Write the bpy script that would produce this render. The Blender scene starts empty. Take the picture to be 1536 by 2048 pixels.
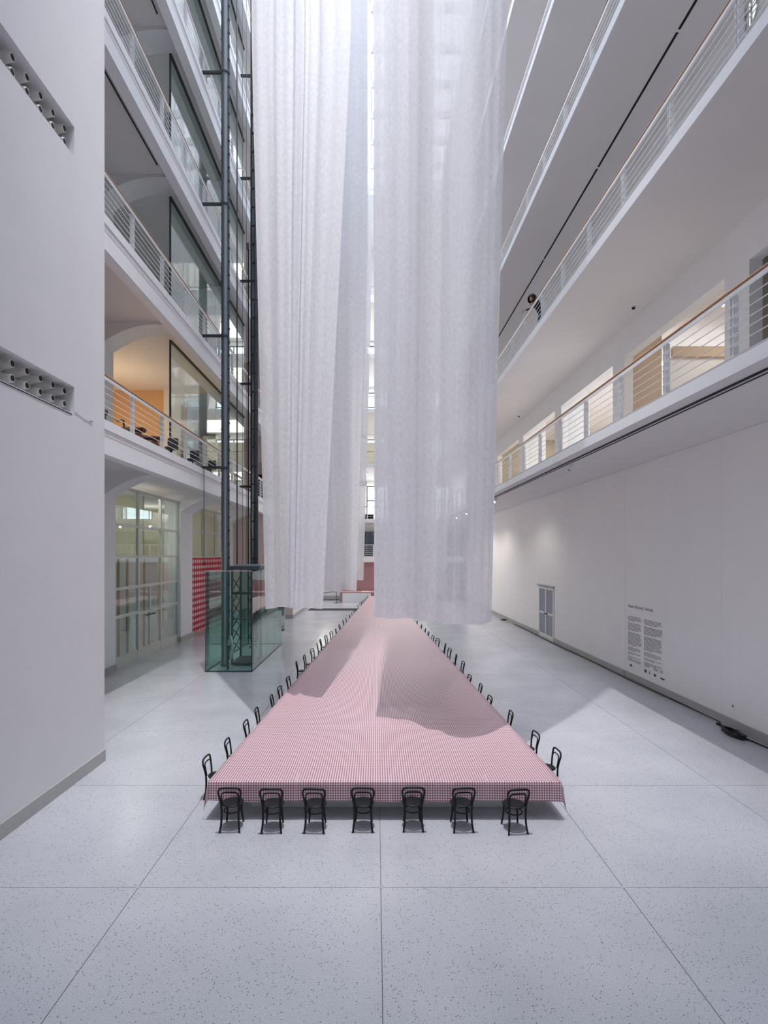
import bpy, bmesh, math, random
from mathutils import Vector, Matrix

random.seed(7)
C = bpy.context.scene.collection
S = bpy.context.scene
PI = math.pi

# ------------------------------------------------------------------ camera
F, CX, CY, H = 1085.0, 752.0, 1110.0, 4.8      # focal length and vanishing point in px of the 1536x2048 frame
cam_d = bpy.data.cameras.new('camera')
cam = bpy.data.objects.new('camera', cam_d)
C.objects.link(cam)
cam.location = (0, 0, H)
cam.rotation_euler = (PI / 2, 0, 0)
cam_d.sensor_fit = 'HORIZONTAL'
cam_d.sensor_width = 36
cam_d.lens = 36 * F / 1536
cam_d.shift_x = (768 - CX) / 1536
cam_d.shift_y = (CY - 1024) / 1536
cam_d.clip_end = 500
S.camera = cam

# ------------------------------------------------------------------ light
w = bpy.data.worlds.new('overcast_sky')
S.world = w
w.use_nodes = True
bg = w.node_tree.nodes['Background']
bg.inputs[0].default_value = (0.80, 0.87, 1.0, 1)
bg.inputs[1].default_value = 4.2


def lamp(name, kind, loc, energy, color=(1, 1, 1), rot=(0, 0, 0), **kw):
    d = bpy.data.lights.new(name, kind)
    d.energy = energy
    d.color = color
    for k, v in kw.items():
        setattr(d, k, v)
    o = bpy.data.objects.new(name, d)
    C.objects.link(o)
    o.location = loc
    o.rotation_euler = rot
    return o


# sky portal in the roof opening: tells the renderer where daylight comes in
pl = lamp('skylight_opening', 'AREA', (-0.5, 24, 41.7), 10, shape='RECTANGLE', size=13.6, size_y=62)
pl.data.cycles.is_portal = True
# stage spotlight hung high over the near end of the hall: throws the crisp curtain shadows
lamp('stage_spotlight', 'SPOT', (-0.4, 7.9, 38.0), 30000, (1, 0.97, 0.96), (math.radians(13.5), 0, 0),
     spot_size=math.radians(40), spot_blend=0.9, shadow_soft_size=0.12)

S.view_settings.view_transform = 'Standard'
S.view_settings.look = 'None'
S.view_settings.gamma = 1
S.view_settings.use_curve_mapping = False
S.view_settings.exposure = 0.42
cy = S.cycles
cy.max_bounces = 10
cy.diffuse_bounces = 6
cy.glossy_bounces = 4
cy.transmission_bounces = 8
cy.transparent_max_bounces = 20
cy.caustics_reflective = False
cy.caustics_refractive = False
cy.sample_clamp_indirect = 8
cy.use_denoising = True

# ------------------------------------------------------------------ materials


def new_mat(name):
    m = bpy.data.materials.new(name)
    m.use_nodes = True
    return m, m.node_tree, m.node_tree.nodes['Principled BSDF']


def plain(name, col, rough=0.6, metal=0.0, var=0.04, scale=3.0, bump=0.0, bscale=40, spec=0.5):
    m, t, p = new_mat(name)
    n = t.nodes.new('ShaderNodeTexNoise')
    n.inputs['Scale'].default_value = scale
    n.inputs['Detail'].default_value = 5
    tc = t.nodes.new('ShaderNodeTexCoord')
    t.links.new(tc.outputs['Object'], n.inputs['Vector'])
    r = t.nodes.new('ShaderNodeMapRange')
    r.inputs['To Min'].default_value = 1 - var
    r.inputs['To Max'].default_value = 1 + var
    t.links.new(n.outputs['Fac'], r.inputs['Value'])
    mx = t.nodes.new('ShaderNodeVectorMath')
    mx.operation = 'SCALE'
    mx.inputs[0].default_value = col
    t.links.new(r.outputs[0], mx.inputs['Scale'])
    t.links.new(mx.outputs[0], p.inputs['Base Color'])
    p.inputs['Roughness'].default_value = rough
    p.inputs['Metallic'].default_value = metal
    p.inputs['Specular IOR Level'].default_value = spec
    if bump:
        b = t.nodes.new('ShaderNodeBump')
        b.inputs['Strength'].default_value = bump
        b.inputs['Distance'].default_value = 0.01
        n2 = t.nodes.new('ShaderNodeTexNoise')
        n2.inputs['Scale'].default_value = bscale
        t.links.new(tc.outputs['Object'], n2.inputs['Vector'])
        t.links.new(n2.outputs['Fac'], b.inputs['Height'])
        t.links.new(b.outputs[0], p.inputs['Normal'])
    return m


def glow(name, col, strength):
    m, t, p = new_mat(name)
    p.inputs['Base Color'].default_value = (*col, 1)
    p.inputs['Emission Color'].default_value = (*col, 1)
    p.inputs['Emission Strength'].default_value = strength
    return m


def glass(name, tint, refl=1.0, ior=1.5):
    m, t, p = new_mat(name)
    out = t.nodes['Material Output']
    tr = t.nodes.new('ShaderNodeBsdfTransparent')
    tr.inputs[0].default_value = (*tint, 1)
    gl = t.nodes.new('ShaderNodeBsdfGlossy')
    gl.inputs['Roughness'].default_value = 0.0
    gl.inputs[0].default_value = (refl, refl, refl, 1)
    lw = t.nodes.new('ShaderNodeLayerWeight')
    lw.inputs[0].default_value = 0.5
    pw = t.nodes.new('ShaderNodeMath'); pw.operation = 'POWER'; pw.inputs[1].default_value = 4.0
    t.links.new(lw.outputs['Facing'], pw.inputs[0])
    fr = t.nodes.new('ShaderNodeMath'); fr.operation = 'MULTIPLY_ADD'; fr.inputs[1].default_value = 0.7; fr.inputs[2].default_value = 0.035
    t.links.new(pw.outputs[0], fr.inputs[0])
    mx = t.nodes.new('ShaderNodeMixShader')
    t.links.new(fr.outputs[0], mx.inputs[0])
    t.links.new(tr.outputs[0], mx.inputs[1])
    t.links.new(gl.outputs[0], mx.inputs[2])
    t.links.new(mx.outputs[0], out.inputs[0])
    t.nodes.remove(p)
    return m


def gingham(name, period, white, stripe, rough=0.45):
    m, t, p = new_mat(name)
    uv = t.nodes.new('ShaderNodeUVMap')
    sp = t.nodes.new('ShaderNodeSeparateXYZ')
    t.links.new(uv.outputs[0], sp.inputs[0])
    prev = None
    base = t.nodes.new('ShaderNodeRGB')
    base.outputs[0].default_value = (*white, 1)
    prev = base.outputs[0]
    for ax in ('X', 'Y'):
        d = t.nodes.new('ShaderNodeMath'); d.operation = 'DIVIDE'
        d.inputs[1].default_value = period
        t.links.new(sp.outputs[ax], d.inputs[0])
        f = t.nodes.new('ShaderNodeMath'); f.operation = 'FRACT'
        t.links.new(d.outputs[0], f.inputs[0])
        g = t.nodes.new('ShaderNodeMath'); g.operation = 'GREATER_THAN'
        g.inputs[1].default_value = 0.5
        t.links.new(f.outputs[0], g.inputs[0])
        mx = t.nodes.new('ShaderNodeMix'); mx.data_type = 'RGBA'; mx.blend_type = 'MULTIPLY'
        t.links.new(g.outputs[0], mx.inputs[0])
        t.links.new(prev, mx.inputs[6])
        mx.inputs[7].default_value = (*stripe, 1)
        prev = mx.outputs[2]
    t.links.new(prev, p.inputs['Base Color'])
    p.inputs['Roughness'].default_value = rough
    p.inputs['Specular IOR Level'].default_value = 0.35
    return m


def terrazzo(name):
    m, t, p = new_mat(name)
    tc = t.nodes.new('ShaderNodeNewGeometry')
    big = t.nodes.new('ShaderNodeTexNoise'); big.inputs['Scale'].default_value = 0.5; big.inputs['Detail'].default_value = 6
    mid = t.nodes.new('ShaderNodeTexNoise'); mid.inputs['Scale'].default_value = 75; mid.inputs['Detail'].default_value = 4
    vo = t.nodes.new('ShaderNodeTexVoronoi'); vo.inputs['Scale'].default_value = 42
    for n in (big, mid, vo):
        t.links.new(tc.outputs['Position'], n.inputs['Vector'])
    r1 = t.nodes.new('ShaderNodeValToRGB')
    r1.color_ramp.elements[0].position = 0.3; r1.color_ramp.elements[0].color = (0.46, 0.47, 0.505, 1)
    r1.color_ramp.elements[1].position = 0.7; r1.color_ramp.elements[1].color = (0.55, 0.555, 0.59, 1)
    t.links.new(big.outputs['Fac'], r1.inputs[0])
    r2 = t.nodes.new('ShaderNodeValToRGB')
    r2.color_ramp.elements[0].position = 0.33; r2.color_ramp.elements[0].color = (0.74, 0.74, 0.76, 1)
    r2.color_ramp.elements[1].position = 0.62; r2.color_ramp.elements[1].color = (1.1, 1.1, 1.1, 1)
    t.links.new(mid.outputs['Fac'], r2.inputs[0])
    m1 = t.nodes.new('ShaderNodeMix'); m1.data_type = 'RGBA'; m1.blend_type = 'MULTIPLY'; m1.inputs[0].default_value = 1
    t.links.new(r1.outputs[0], m1.inputs[6]); t.links.new(r2.outputs[0], m1.inputs[7])
    sp = t.nodes.new('ShaderNodeSeparateColor'); t.links.new(vo.outputs['Color'], sp.inputs[0])
    r3 = t.nodes.new('ShaderNodeValToRGB'); r3.color_ramp.interpolation = 'CONSTANT'
    r3.color_ramp.elements[0].color = (0.34, 0.35, 0.38, 1)
    r3.color_ramp.elements[1].position = 0.13; r3.color_ramp.elements[1].color = (1, 1, 1, 1)
    t.links.new(sp.outputs[0], r3.inputs[0])
    dd = t.nodes.new('ShaderNodeMath'); dd.operation = 'LESS_THAN'; dd.inputs[1].default_value = 0.33
    t.links.new(vo.outputs['Distance'], dd.inputs[0])
    m2 = t.nodes.new('ShaderNodeMix'); m2.data_type = 'RGBA'; m2.blend_type = 'MULTIPLY'
    t.links.new(dd.outputs[0], m2.inputs[0])
    t.links.new(m1.outputs[2], m2.inputs[6]); t.links.new(r3.outputs[0], m2.inputs[7])
    t.links.new(m2.outputs[2], p.inputs['Base Color'])
    p.inputs['Roughness'].default_value = 0.24
    p.inputs['Specular IOR Level'].default_value = 0.6
    return m


def fabric(name, col, opac_lo, opac_hi):
    """thin fibrous nonwoven: part lets light straight through, part scatters it"""
    m, t, p = new_mat(name)
    out = t.nodes['Material Output']
    uv = t.nodes.new('ShaderNodeUVMap')
    mp = t.nodes.new('ShaderNodeMapping')
    mp.inputs['Scale'].default_value = (1, 0.42, 1)
    t.links.new(uv.outputs[0], mp.inputs[0])
    n = t.nodes.new('ShaderNodeTexNoise'); n.inputs['Scale'].default_value = 19; n.inputs['Detail'].default_value = 9
    n.inputs['Roughness'].default_value = 0.62; n.inputs['Distortion'].default_value = 0.3
    t.links.new(mp.outputs[0], n.inputs['Vector'])
    mp2 = t.nodes.new('ShaderNodeMapping')
    mp2.inputs['Scale'].default_value = (5.5, 0.10, 1)
    t.links.new(uv.outputs[0], mp2.inputs[0])
    n2 = t.nodes.new('ShaderNodeTexNoise'); n2.inputs['Scale'].default_value = 1.0; n2.inputs['Detail'].default_value = 6
    t.links.new(mp2.outputs[0], n2.inputs['Vector'])
    av = t.nodes.new('ShaderNodeMath'); av.operation = 'MULTIPLY_ADD'; av.inputs[1].default_value = 0.42
    s2 = t.nodes.new('ShaderNodeMath'); s2.operation = 'MULTIPLY'; s2.inputs[1].default_value = 0.58
    t.links.new(n2.outputs['Fac'], s2.inputs[0])
    t.links.new(n.outputs['Fac'], av.inputs[0]); t.links.new(s2.outputs[0], av.inputs[2])
    r = t.nodes.new('ShaderNodeMapRange')
    r.inputs['From Min'].default_value = 0.38; r.inputs['From Max'].default_value = 0.60
    r.inputs['To Min'].default_value = opac_lo; r.inputs['To Max'].default_value = opac_hi
    t.links.new(av.outputs[0], r.inputs['Value'])
    df = t.nodes.new('ShaderNodeBsdfDiffuse'); df.inputs[0].default_value = (*col, 1)
    tl = t.nodes.new('ShaderNodeBsdfTranslucent'); tl.inputs[0].default_value = (*col, 1)
    a = t.nodes.new('ShaderNodeMixShader'); a.inputs[0].default_value = 0.5
    t.links.new(df.outputs[0], a.inputs[1]); t.links.new(tl.outputs[0], a.inputs[2])
    tr = t.nodes.new('ShaderNodeBsdfTransparent')
    b = t.nodes.new('ShaderNodeMixShader')
    t.links.new(r.outputs[0], b.inputs[0])
    t.links.new(tr.outputs[0], b.inputs[1]); t.links.new(a.outputs[0], b.inputs[2])
    t.links.new(b.outputs[0], out.inputs[0])
    t.nodes.remove(p)
    return m


M = {}
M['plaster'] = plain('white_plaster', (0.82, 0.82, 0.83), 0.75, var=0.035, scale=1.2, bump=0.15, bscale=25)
M['plaster_warm'] = plain('ivory_plaster', (0.90, 0.885, 0.88), 0.8, var=0.03, scale=1.0)
M['soffit'] = plain('soffit_plaster', (0.80, 0.775, 0.765), 0.85, var=0.03, scale=0.6)
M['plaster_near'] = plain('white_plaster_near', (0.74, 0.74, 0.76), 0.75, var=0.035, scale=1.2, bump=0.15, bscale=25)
M['slab'] = plain('white_fascia', (0.84, 0.84, 0.86), 0.6, var=0.03)
M['kerb'] = plain('concrete_kerb', (0.50, 0.50, 0.50), 0.8, var=0.1)
M['base'] = plain('grey_stone_base', (0.42, 0.42, 0.41), 0.5, var=0.08, scale=6)
M['orange'] = plain('orange_wall', (0.72, 0.47, 0.27), 0.8, var=0.03)
M['beige'] = plain('beige_wall', (0.64, 0.50, 0.38), 0.8, var=0.03)
M['olive'] = plain('olive_wall', (0.42, 0.38, 0.30), 0.8, var=0.03)
M['cream'] = plain('cream_wall', (0.62, 0.58, 0.45), 0.8, var=0.03)
M['pinkwall'] = plain('pink_beige_wall', (0.68, 0.58, 0.54), 0.8, var=0.02)
M['white'] = plain('white_paint', (0.78, 0.78, 0.78), 0.4, var=0.02)
M['frame'] = plain('pale_green_grey_frame', (0.66, 0.66, 0.62), 0.5, var=0.03)
M['rail'] = plain('white_lacquered_steel', (0.80, 0.80, 0.80), 0.35, var=0.02)
M['wood'] = plain('oak_handrail', (0.42, 0.22, 0.10), 0.4, var=0.2, scale=14)
M['black'] = plain('black_lacquer', (0.009, 0.010, 0.013), 0.45, var=0.2, spec=0.3)
M['rubber'] = plain('black_rubber', (0.015, 0.015, 0.017), 0.6, var=0.1)
M['steel'] = plain('dark_blue_grey_steel', (0.055, 0.07, 0.085), 0.4, var=0.12, scale=8)
M['steel2'] = plain('near_black_steel', (0.02, 0.023, 0.028), 0.45, var=0.12)
M['inox'] = plain('brushed_steel', (0.42, 0.55, 0.55), 0.3, metal=0.9, var=0.05)
M['dark'] = plain('dark_void', (0.012, 0.012, 0.014), 0.9, var=0.05)
M['grout'] = plain('dark_joint', (0.16, 0.16, 0.165), 0.9, var=0.1)
M['terrazzo'] = terrazzo('terrazzo')
M['bluegrey'] = plain('frosted_blue_grey_pane', (0.26, 0.29, 0.35), 0.35, var=0.03)
M['pink'] = gingham('pink_gingham_far', 0.045, (0.66, 0.60, 0.60), (0.56, 0.24, 0.27))
M['gingham'] = gingham('red_white_gingham', 0.045, (0.79, 0.765, 0.785), (0.59, 0.35, 0.395), 0.55)
M['redcheck'] = gingham('bold_red_gingham', 0.36, (0.80, 0.72, 0.74), (0.74, 0.09, 0.12), 0.5)
M['glass'] = glass('clear_glass', (0.86, 0.92, 0.90))
M['glass_green'] = glass('green_tinted_glass', (0.76, 0.90, 0.87))
M['lamp'] = glow('lamp_lens', (1.0, 0.93, 0.82), 18)
M['fabric'] = fabric('white_nonwoven_fabric', (0.975, 0.975, 1.0), 0.74, 0.97)
M['drape'] = plain('slate_blue_drape', (0.10, 0.13, 0.16), 0.9, var=0.2, scale=4)
M['skin'] = plain('skin', (0.55, 0.33, 0.25), 0.6)
M['hair'] = plain('dark_hair', (0.012, 0.010, 0.010), 0.7, var=0.3, scale=30)
M['cloth_black'] = plain('black_cotton', (0.012, 0.012, 0.014), 0.9)
M['denim'] = plain('blue_denim', (0.08, 0.12, 0.22), 0.9)
M['paleblue'] = plain('pale_blue_canvas', (0.35, 0.50, 0.68), 0.8)
M['seam'] = plain('pale_seam_thread', (0.66, 0.48, 0.52), 0.7)
M['ink'] = plain('black_vinyl_print', (0.02, 0.02, 0.02), 0.6)
M['greyprint'] = plain('grey_vinyl_print', (0.22, 0.22, 0.22), 0.7)
M['brown'] = plain('brown_leather', (0.10, 0.035, 0.02), 0.5)
M['darkgrey'] = plain('dark_grey_fabric', (0.06, 0.065, 0.075), 0.7)
M['purple'] = plain('purple_board', (0.22, 0.10, 0.24), 0.7)
M['mural'] = plain('grey_green_mural', (0.36, 0.36, 0.31), 0.8, var=0.35, scale=2.5)
M['wheelgrey'] = plain('cast_grey', (.55, .56, .56), .5)
M['nozzle'] = plain('off_white_nozzle', (0.60, 0.59, 0.56), 0.5, var=0.08, scale=5)
M['mat'] = plain('charcoal_doormat', (0.03, 0.032, 0.036), 0.9, var=0.2, scale=60)
M['timber'] = plain('pine_batten', (0.50, 0.27, 0.15), 0.7, var=0.2, scale=12)

# ------------------------------------------------------------------ helpers


def add_box(bm, x0, x1, y0, y1, z0, z1, sh=0.0):
    """axis box; sh leans the x coordinate with y (the right side of the hall is not quite parallel)"""
    vs = []
    for z in (z0, z1):
        for x, y in ((x0, y0), (x1, y0), (x1, y1), (x0, y1)):
            vs.append(bm.verts.new((x - sh * y, y, z)))
    for f in ((3, 2, 1, 0), (4, 5, 6, 7), (0, 1, 5, 4), (1, 2, 6, 5), (2, 3, 7, 6), (3, 0, 4, 7)):
        bm.faces.new([vs[i] for i in f])


def add_tube(bm, pts, r, seg=8, closed=False, caps=True):
    pts = [Vector(p) for p in pts]
    n = len(pts)
    rr = r if isinstance(r, (list, tuple)) else [r] * n
    rings = []
    ref = None
    for i, p in enumerate(pts):
        a = pts[(i - 1) % n] if (closed or i > 0) else p
        b = pts[(i + 1) % n] if (closed or i < n - 1) else p
        d = (b - a).normalized()
        if ref is None:
            ref = Vector((0, 0, 1)) if abs(d.z) < 0.9 else Vector((1, 0, 0))
        u = (ref - d * ref.dot(d)).normalized()
        v = d.cross(u)
        ref = u
        rings.append([bm.verts.new(p + (u * math.cos(2 * PI * k / seg) + v * math.sin(2 * PI * k / seg)) * rr[i]) for k in range(seg)])
    m = n if closed else n - 1
    for i in range(m):
        A, B = rings[i], rings[(i + 1) % n]
        for k in range(seg):
            bm.faces.new((A[k], A[(k + 1) % seg], B[(k + 1) % seg], B[k]))
    if caps and not closed:
        bm.faces.new(rings[0][::-1])
        bm.faces.new(rings[-1])


def add_lathe(bm, prof, seg=16, mtx=None):
    rings = []
    for r, z in prof:
        ring = []
        for k in range(seg):
            p = Vector((r * math.cos(2 * PI * k / seg), r * math.sin(2 * PI * k / seg), z))
            ring.append(bm.verts.new(mtx @ p if mtx else p))
        rings.append(ring)
    for A, B in zip(rings, rings[1:]):
        for k in range(seg):
            bm.faces.new((A[k], A[(k + 1) % seg], B[(k + 1) % seg], B[k]))
    bm.faces.new(rings[0][::-1])
    bm.faces.new(rings[-1])


def obj(name, bm, mat, parent=None, smooth=False):
    me = bpy.data.meshes.new(name)
    bmesh.ops.recalc_face_normals(bm, faces=bm.faces[:])
    bm.to_mesh(me)
    bm.free()
    if mat is not None:
        me.materials.append(M[mat] if isinstance(mat, str) else mat)
    if smooth:
        for f in me.polygons:
            f.use_smooth = True
    o = bpy.data.objects.new(name, me)
    C.objects.link(o)
    if parent is not None:
        o.parent = parent
    return o


def box(name, x0, x1, y0, y1, z0, z1, mat, parent=None, sh=0.0, bevel=0.0):
    bm = bmesh.new()
    add_box(bm, x0, x1, y0, y1, z0, z1, sh)
    if bevel:
        bmesh.ops.bevel(bm, geom=bm.edges[:], offset=bevel, segments=2, affect='EDGES')
    return obj(name, bm, mat, parent)


def tube(name, pts, r, mat, parent=None, seg=8, closed=False):
    bm = bmesh.new()
    add_tube(bm, pts, r, seg, closed)
    return obj(name, bm, mat, parent, smooth=True)


def tag(o, label, cat, group=None, kind=None):
    o['label'] = label
    o['category'] = cat
    if group:
        o['group'] = group
    if kind:
        o['kind'] = kind
    return o


def thing(name, label, cat, loc=(0, 0, 0), rz=0.0, group=None, kind=None):
    o = bpy.data.objects.new(name, None)
    C.objects.link(o)
    o.location = loc
    o.rotation_euler = (0, 0, rz)
    o.empty_display_size = 0.1
    return tag(o, label, cat, group, kind)


def struct(o, label, cat):
    return tag(o, label, cat, kind='structure')


def dup(root, loc, rz, label, group=None):
    r = root.copy()
    C.objects.link(r)
    r.location = loc
    r.rotation_euler = (0, 0, rz)
    r['label'] = label
    if group:
        r['group'] = group
    for ch in list(root.children):
        c = ch.copy()
        C.objects.link(c)
        c.parent = r
        for g in ch.children:
            d = g.copy()
            C.objects.link(d)
            d.parent = c
    return r


def arc(p0, p1, n):
    return [p0 + (p1 - p0) * i / n for i in range(n + 1)]


def spline(pts, n=8):
    """Catmull-Rom through pts"""
    P = [Vector(p) for p in pts]
    P = [P[0] * 2 - P[1]] + P + [P[-1] * 2 - P[-2]]
    out = []
    for i in range(1, len(P) - 2):
        a, b, c, d = P[i - 1], P[i], P[i + 1], P[i + 2]
        for k in range(n):
            s = k / n
            out.append(0.5 * ((2 * b) + (c - a) * s + (2 * a - 5 * b + 4 * c - d) * s * s + (3 * b - a - 3 * c + d) * s ** 3))
    out.append(P[-2])
    return out


ORD = ['first', 'second', 'third', 'fourth', 'fifth', 'sixth', 'seventh', 'eighth', 'ninth', 'tenth', 'eleventh', 'twelfth',
       'thirteenth', 'fourteenth', 'fifteenth', 'sixteenth', 'seventeenth', 'eighteenth', 'nineteenth', 'twentieth']
ORD += ['twenty-' + o for o in ORD[:9]] + ['thirtieth'] + ['thirty-' + o for o in ORD[:9]]

SH = 0.0105                      # lean of the right side
LV = [8.5 + 5.68 * k for k in range(6)]        # tops of the balcony slabs
LNAME = ['first', 'second', 'third', 'fourth', 'fifth', 'sixth']
XL, XR = -7.5, 6.8               # balcony edges
WR = 10.06                       # right wall
TOP = 42.0

# ------------------------------------------------------------------ floor
fl = box('floor', -19, 19, -8, 68, -0.3, -0.012, 'grout')
struct(fl, 'pale grey terrazzo floor of large square slabs', 'floor')
xs = [0.07 + 3.5 * k for k in range(-6, 6)]
ys = [7.83 + 3.48 * k for k in range(-5, 18)]
g = 0.005
tile_me = None
for i in range(len(xs) - 1):
    for j in range(len(ys) - 1):
        if tile_me is None:
            bm = bmesh.new()
            add_box(bm, g, 3.5 - g, g, 3.48 - g, -0.05, 0.0)
            o = obj('floor_slab', bm, 'terrazzo', fl)
            tile_me = o.data
        else:
            o = bpy.data.objects.new('floor_slab', tile_me)
            C.objects.link(o)
            o.parent = fl
        o.location = (xs[i], ys[j], 0)
for x in (xs[5], xs[6], xs[7]):
    bm = bmesh.new()
    add_lathe(bm, [(0.03, 0), (0.03, 0.003)], 10)
    o = obj('joint_cap', bm, 'base', fl)
    o.location = (x, ys[5], 0)

# ------------------------------------------------------------------ near left wall with two nozzle slots
NX = -6.34
bm = bmesh.new()
slots = [(7.76, 8.33), (13.17, 13.79)]
SY0, SY1 = 3.0, 11.4
z = 0.0
for a, b in slots:
    add_box(bm, NX - 0.5, NX, -8, 12.67, z, a)
    add_box(bm, NX - 0.5, NX, -8, SY0, a, b)
    add_box(bm, NX - 0.5, NX, SY1, 12.67, a, b)
    z = b
add_box(bm, NX - 0.5, NX, -8, 12.67, z, TOP)
add_box(bm, -19, NX - 0.5, 12.2, 12.67, 0, TOP)
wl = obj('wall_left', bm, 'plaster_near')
struct(wl, 'tall plain white wall at the left edge, cut by two nozzle slots', 'wall')
o = box('baseboard_left', NX, NX + 0.03, -8, 12.67, 0, 0.27, 'base')
struct(o, 'grey stone base along the plain left wall', 'baseboard')

noz0 = None
for si, (a, b) in enumerate(slots):
    v = thing('air_vent', ('lower' if si == 0 else 'upper') + ' long slot of round air nozzles in the left wall', 'vent', (NX - 0.4, SY1, a), group='nozzle slots in the left wall')
    box('back_panel', -0.1, -0.05, SY0 - SY1, 0, 0, b - a, 'nozzle', v)
    if si == 0:
        box('sill_groove', 0.36, 0.41, SY0 - SY1, -0.1, -0.035, -0.02, 'dark', v)
    for k in range(18):
        for row, zz in enumerate((0.16, 0.42)):
            if noz0 is None:
                bm = bmesh.new()
                mt = Matrix.Rotation(PI / 2, 4, 'Y')
                add_lathe(bm, [(0.19, -0.05), (0.15, 0.02), (0.095, 0.14), (0.072, 0.26), (0.069, 0.30)], 18, mt)
                n = obj('nozzle', bm, 'nozzle', v, True)
                bm = bmesh.new()
                add_lathe(bm, [(0.053, 0.301), (0.053, 0.303)], 18, mt)
                q = obj('nozzle_mouth', bm, 'dark', n)
                noz0 = (n, q)
            else:
                n = noz0[0].copy(); C.objects.link(n); n.parent = v
                q = noz0[1].copy(); C.objects.link(q); q.parent = n
            n.location = (0.02, -0.22 - 0.40 * k, zz)

# small socket box with cable on left wall
sk = thing('wall_socket', 'small white double socket on left wall beside the lower slot', 'socket', (NX, 12.06, 7.77))
box('face_plate', 0, 0.012, -0.06, 0.06, -0.05, 0.05, 'white', sk, bevel=0.003)
for dy in (-0.03, 0.03):
    bm = bmesh.new(); add_lathe(bm, [(0.017, 0.012), (0.017, 0.016)], 10, Matrix.Translation((0, dy, 0)) @ Matrix.Rotation(PI / 2, 4, 'Y')); obj('outlet', bm, 'darkgrey', sk)
tube('cable', [(0.01, -0.06, 0.0), (0.01, -0.3, 0.0), (0.01, -0.66, 0.06)], 0.006, 'white', sk, 5)

# ------------------------------------------------------------------ right ground wall
wr = box('wall_right', WR, WR + 0.4, -8, 68, 0, LV[0] - 0.32, 'plaster_warm', sh=SH)
struct(wr, 'long ivory wall on the right under the lowest balcony', 'wall')
spans = [(-8, 14.395, .034), (14.4, 15.495, .031), (15.4975, 21.3475, .034), (21.35, 26.395, .038), (26.4, 29.5, .034), (32.3, 35.695, .034), (35.7, 44.0, .038), (44.005, 56, .034)]
for a, b, d in spans:
    box('wall_panel', WR - d, WR + 0.01, a, b, 0.0, LV[0] - 0.325, 'plaster_warm', wr, SH)
box('wall_panel', WR - .034, WR + 0.01, 29.5, 32.3, 3.05, LV[0] - 0.325, 'plaster_warm', wr, SH)
bb = box('baseboard_right', WR - 0.075, WR, -8, 15.45, 0, 0.27, 'base', sh=SH)
struct(bb, 'grey stone base along the right wall', 'baseboard')
for a, b, d in ((15.47, 21.33, .06), (21.35, 29.55, .075), (32.25, 56, .065)):
    box('base_strip', WR - d, WR, a, b, 0, 0.27, 'base', bb, SH)

# double door in right wall
d1 = thing('door_1', 'white double door with four blue-grey panes in the right wall', 'door', (0, 0, 0), kind='structure')
dy0, dy1, dz = 29.62, 32.18, 2.95
for a, b in ((dy0, dy0 + .12), ((dy0 + dy1) / 2 - .09, (dy0 + dy1) / 2 + .09), (dy1 - .12, dy1)):
    box('stile', WR - .07, WR, a, b, 0.02, dz, 'white', d1, SH)
for a, b in ((0.02, 0.30), (1.42, 1.54), (dz - .1, dz)):
    box('cross_rail', WR - .065, WR, dy0 + .12, dy1 - .12, a, b, 'white', d1, SH)
for ya, yb in ((dy0 + .12, (dy0 + dy1) / 2 - .09), ((dy0 + dy1) / 2 + .09, dy1 - .12)):
    for a, b in ((0.30, 1.42), (1.54, dz - .1)):
        box('pane', WR - .045, WR - .02, ya, yb, a, b, 'bluegrey', d1, SH)
box('track', WR - .11, WR - .03, dy0 - .12, dy1 + .25, dz + .06, dz + .13, 'base', d1, SH)
box('handle', WR - .12, WR - .07, (dy0 + dy1) / 2 - .3, (dy0 + dy1) / 2 + .2, 1.44, 1.50, 'steel2', d1, SH)

# ------------------------------------------------------------------ right upper walls, slabs, rooms
YA, YB = -8.0, 56.0
ops = [(8.3 + 7.1 * k, 14.4 + 7.1 * k) for k in range(-2, 7)]
bm = bmesh.new()
for L in range(6):
    zt = LV[L + 1] - 0.32 if L < 5 else TOP
    add_box(bm, WR, WR + .35, YA, 68, LV[L] + 4.15, zt, SH)
    prev = YA
    for a, b in ops:
        if a > prev:
            add_box(bm, WR, WR + .35, prev, a, LV[L], LV[L] + 4.15, SH)
        prev = b
    add_box(bm, WR, WR + .35, prev, 68, LV[L], LV[L] + 4.15, SH)
o = obj('wall_right_upper', bm, 'plaster_warm')
struct(o, 'ivory gallery wall with wide openings behind the right balconies', 'wall')
for L in range(6):
    o = box('balcony_slab', XR, 18.5, YA, YB + (12 if L else 12), LV[L] - .32, LV[L], 'soffit', sh=SH)
    struct(o, f'{LNAME[L]} balcony floor slab up from the hall on the right side', 'balcony')
    box('fascia', XR - .03, XR, YA, YB, LV[L] - .32, LV[L] - .04, 'slab', o, SH)
    box('kerb', XR - .02, XR + .4, YA, YB, LV[L] - .04, LV[L] + .012, 'kerb', o, SH)
    if L == 0:
        box('ceiling_track', 7.15, 7.19, YA, YB, LV[L] - .36, LV[L] - .32, 'rubber', o, SH)
        box('ceiling_track', 7.33, 7.36, YA, YB, LV[L] - .345, LV[L] - .32, 'steel', o, SH)
    if L == 2:
        for a, b in ((-8, 6.5), (6.6, 10.4), (10.5, 15.2), (15.3, 20.6), (20.7, 27), (27.1, 40)):
            box('slot_diffuser', 8.62, 8.69, a, b, LV[L] - .335, LV[L] - .318, 'dark', o, SH)
wo = box('wall_right_outer', 18.2, 18.5, -8, 68, 0, TOP, 'plaster_warm')
struct(wo, 'white back wall of the rooms behind the right gallery', 'wall')
cols = {1: 'olive', 2: 'beige', 3: 'white', 4: 'white', 5: 'olive', 6: 'beige'}
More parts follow.
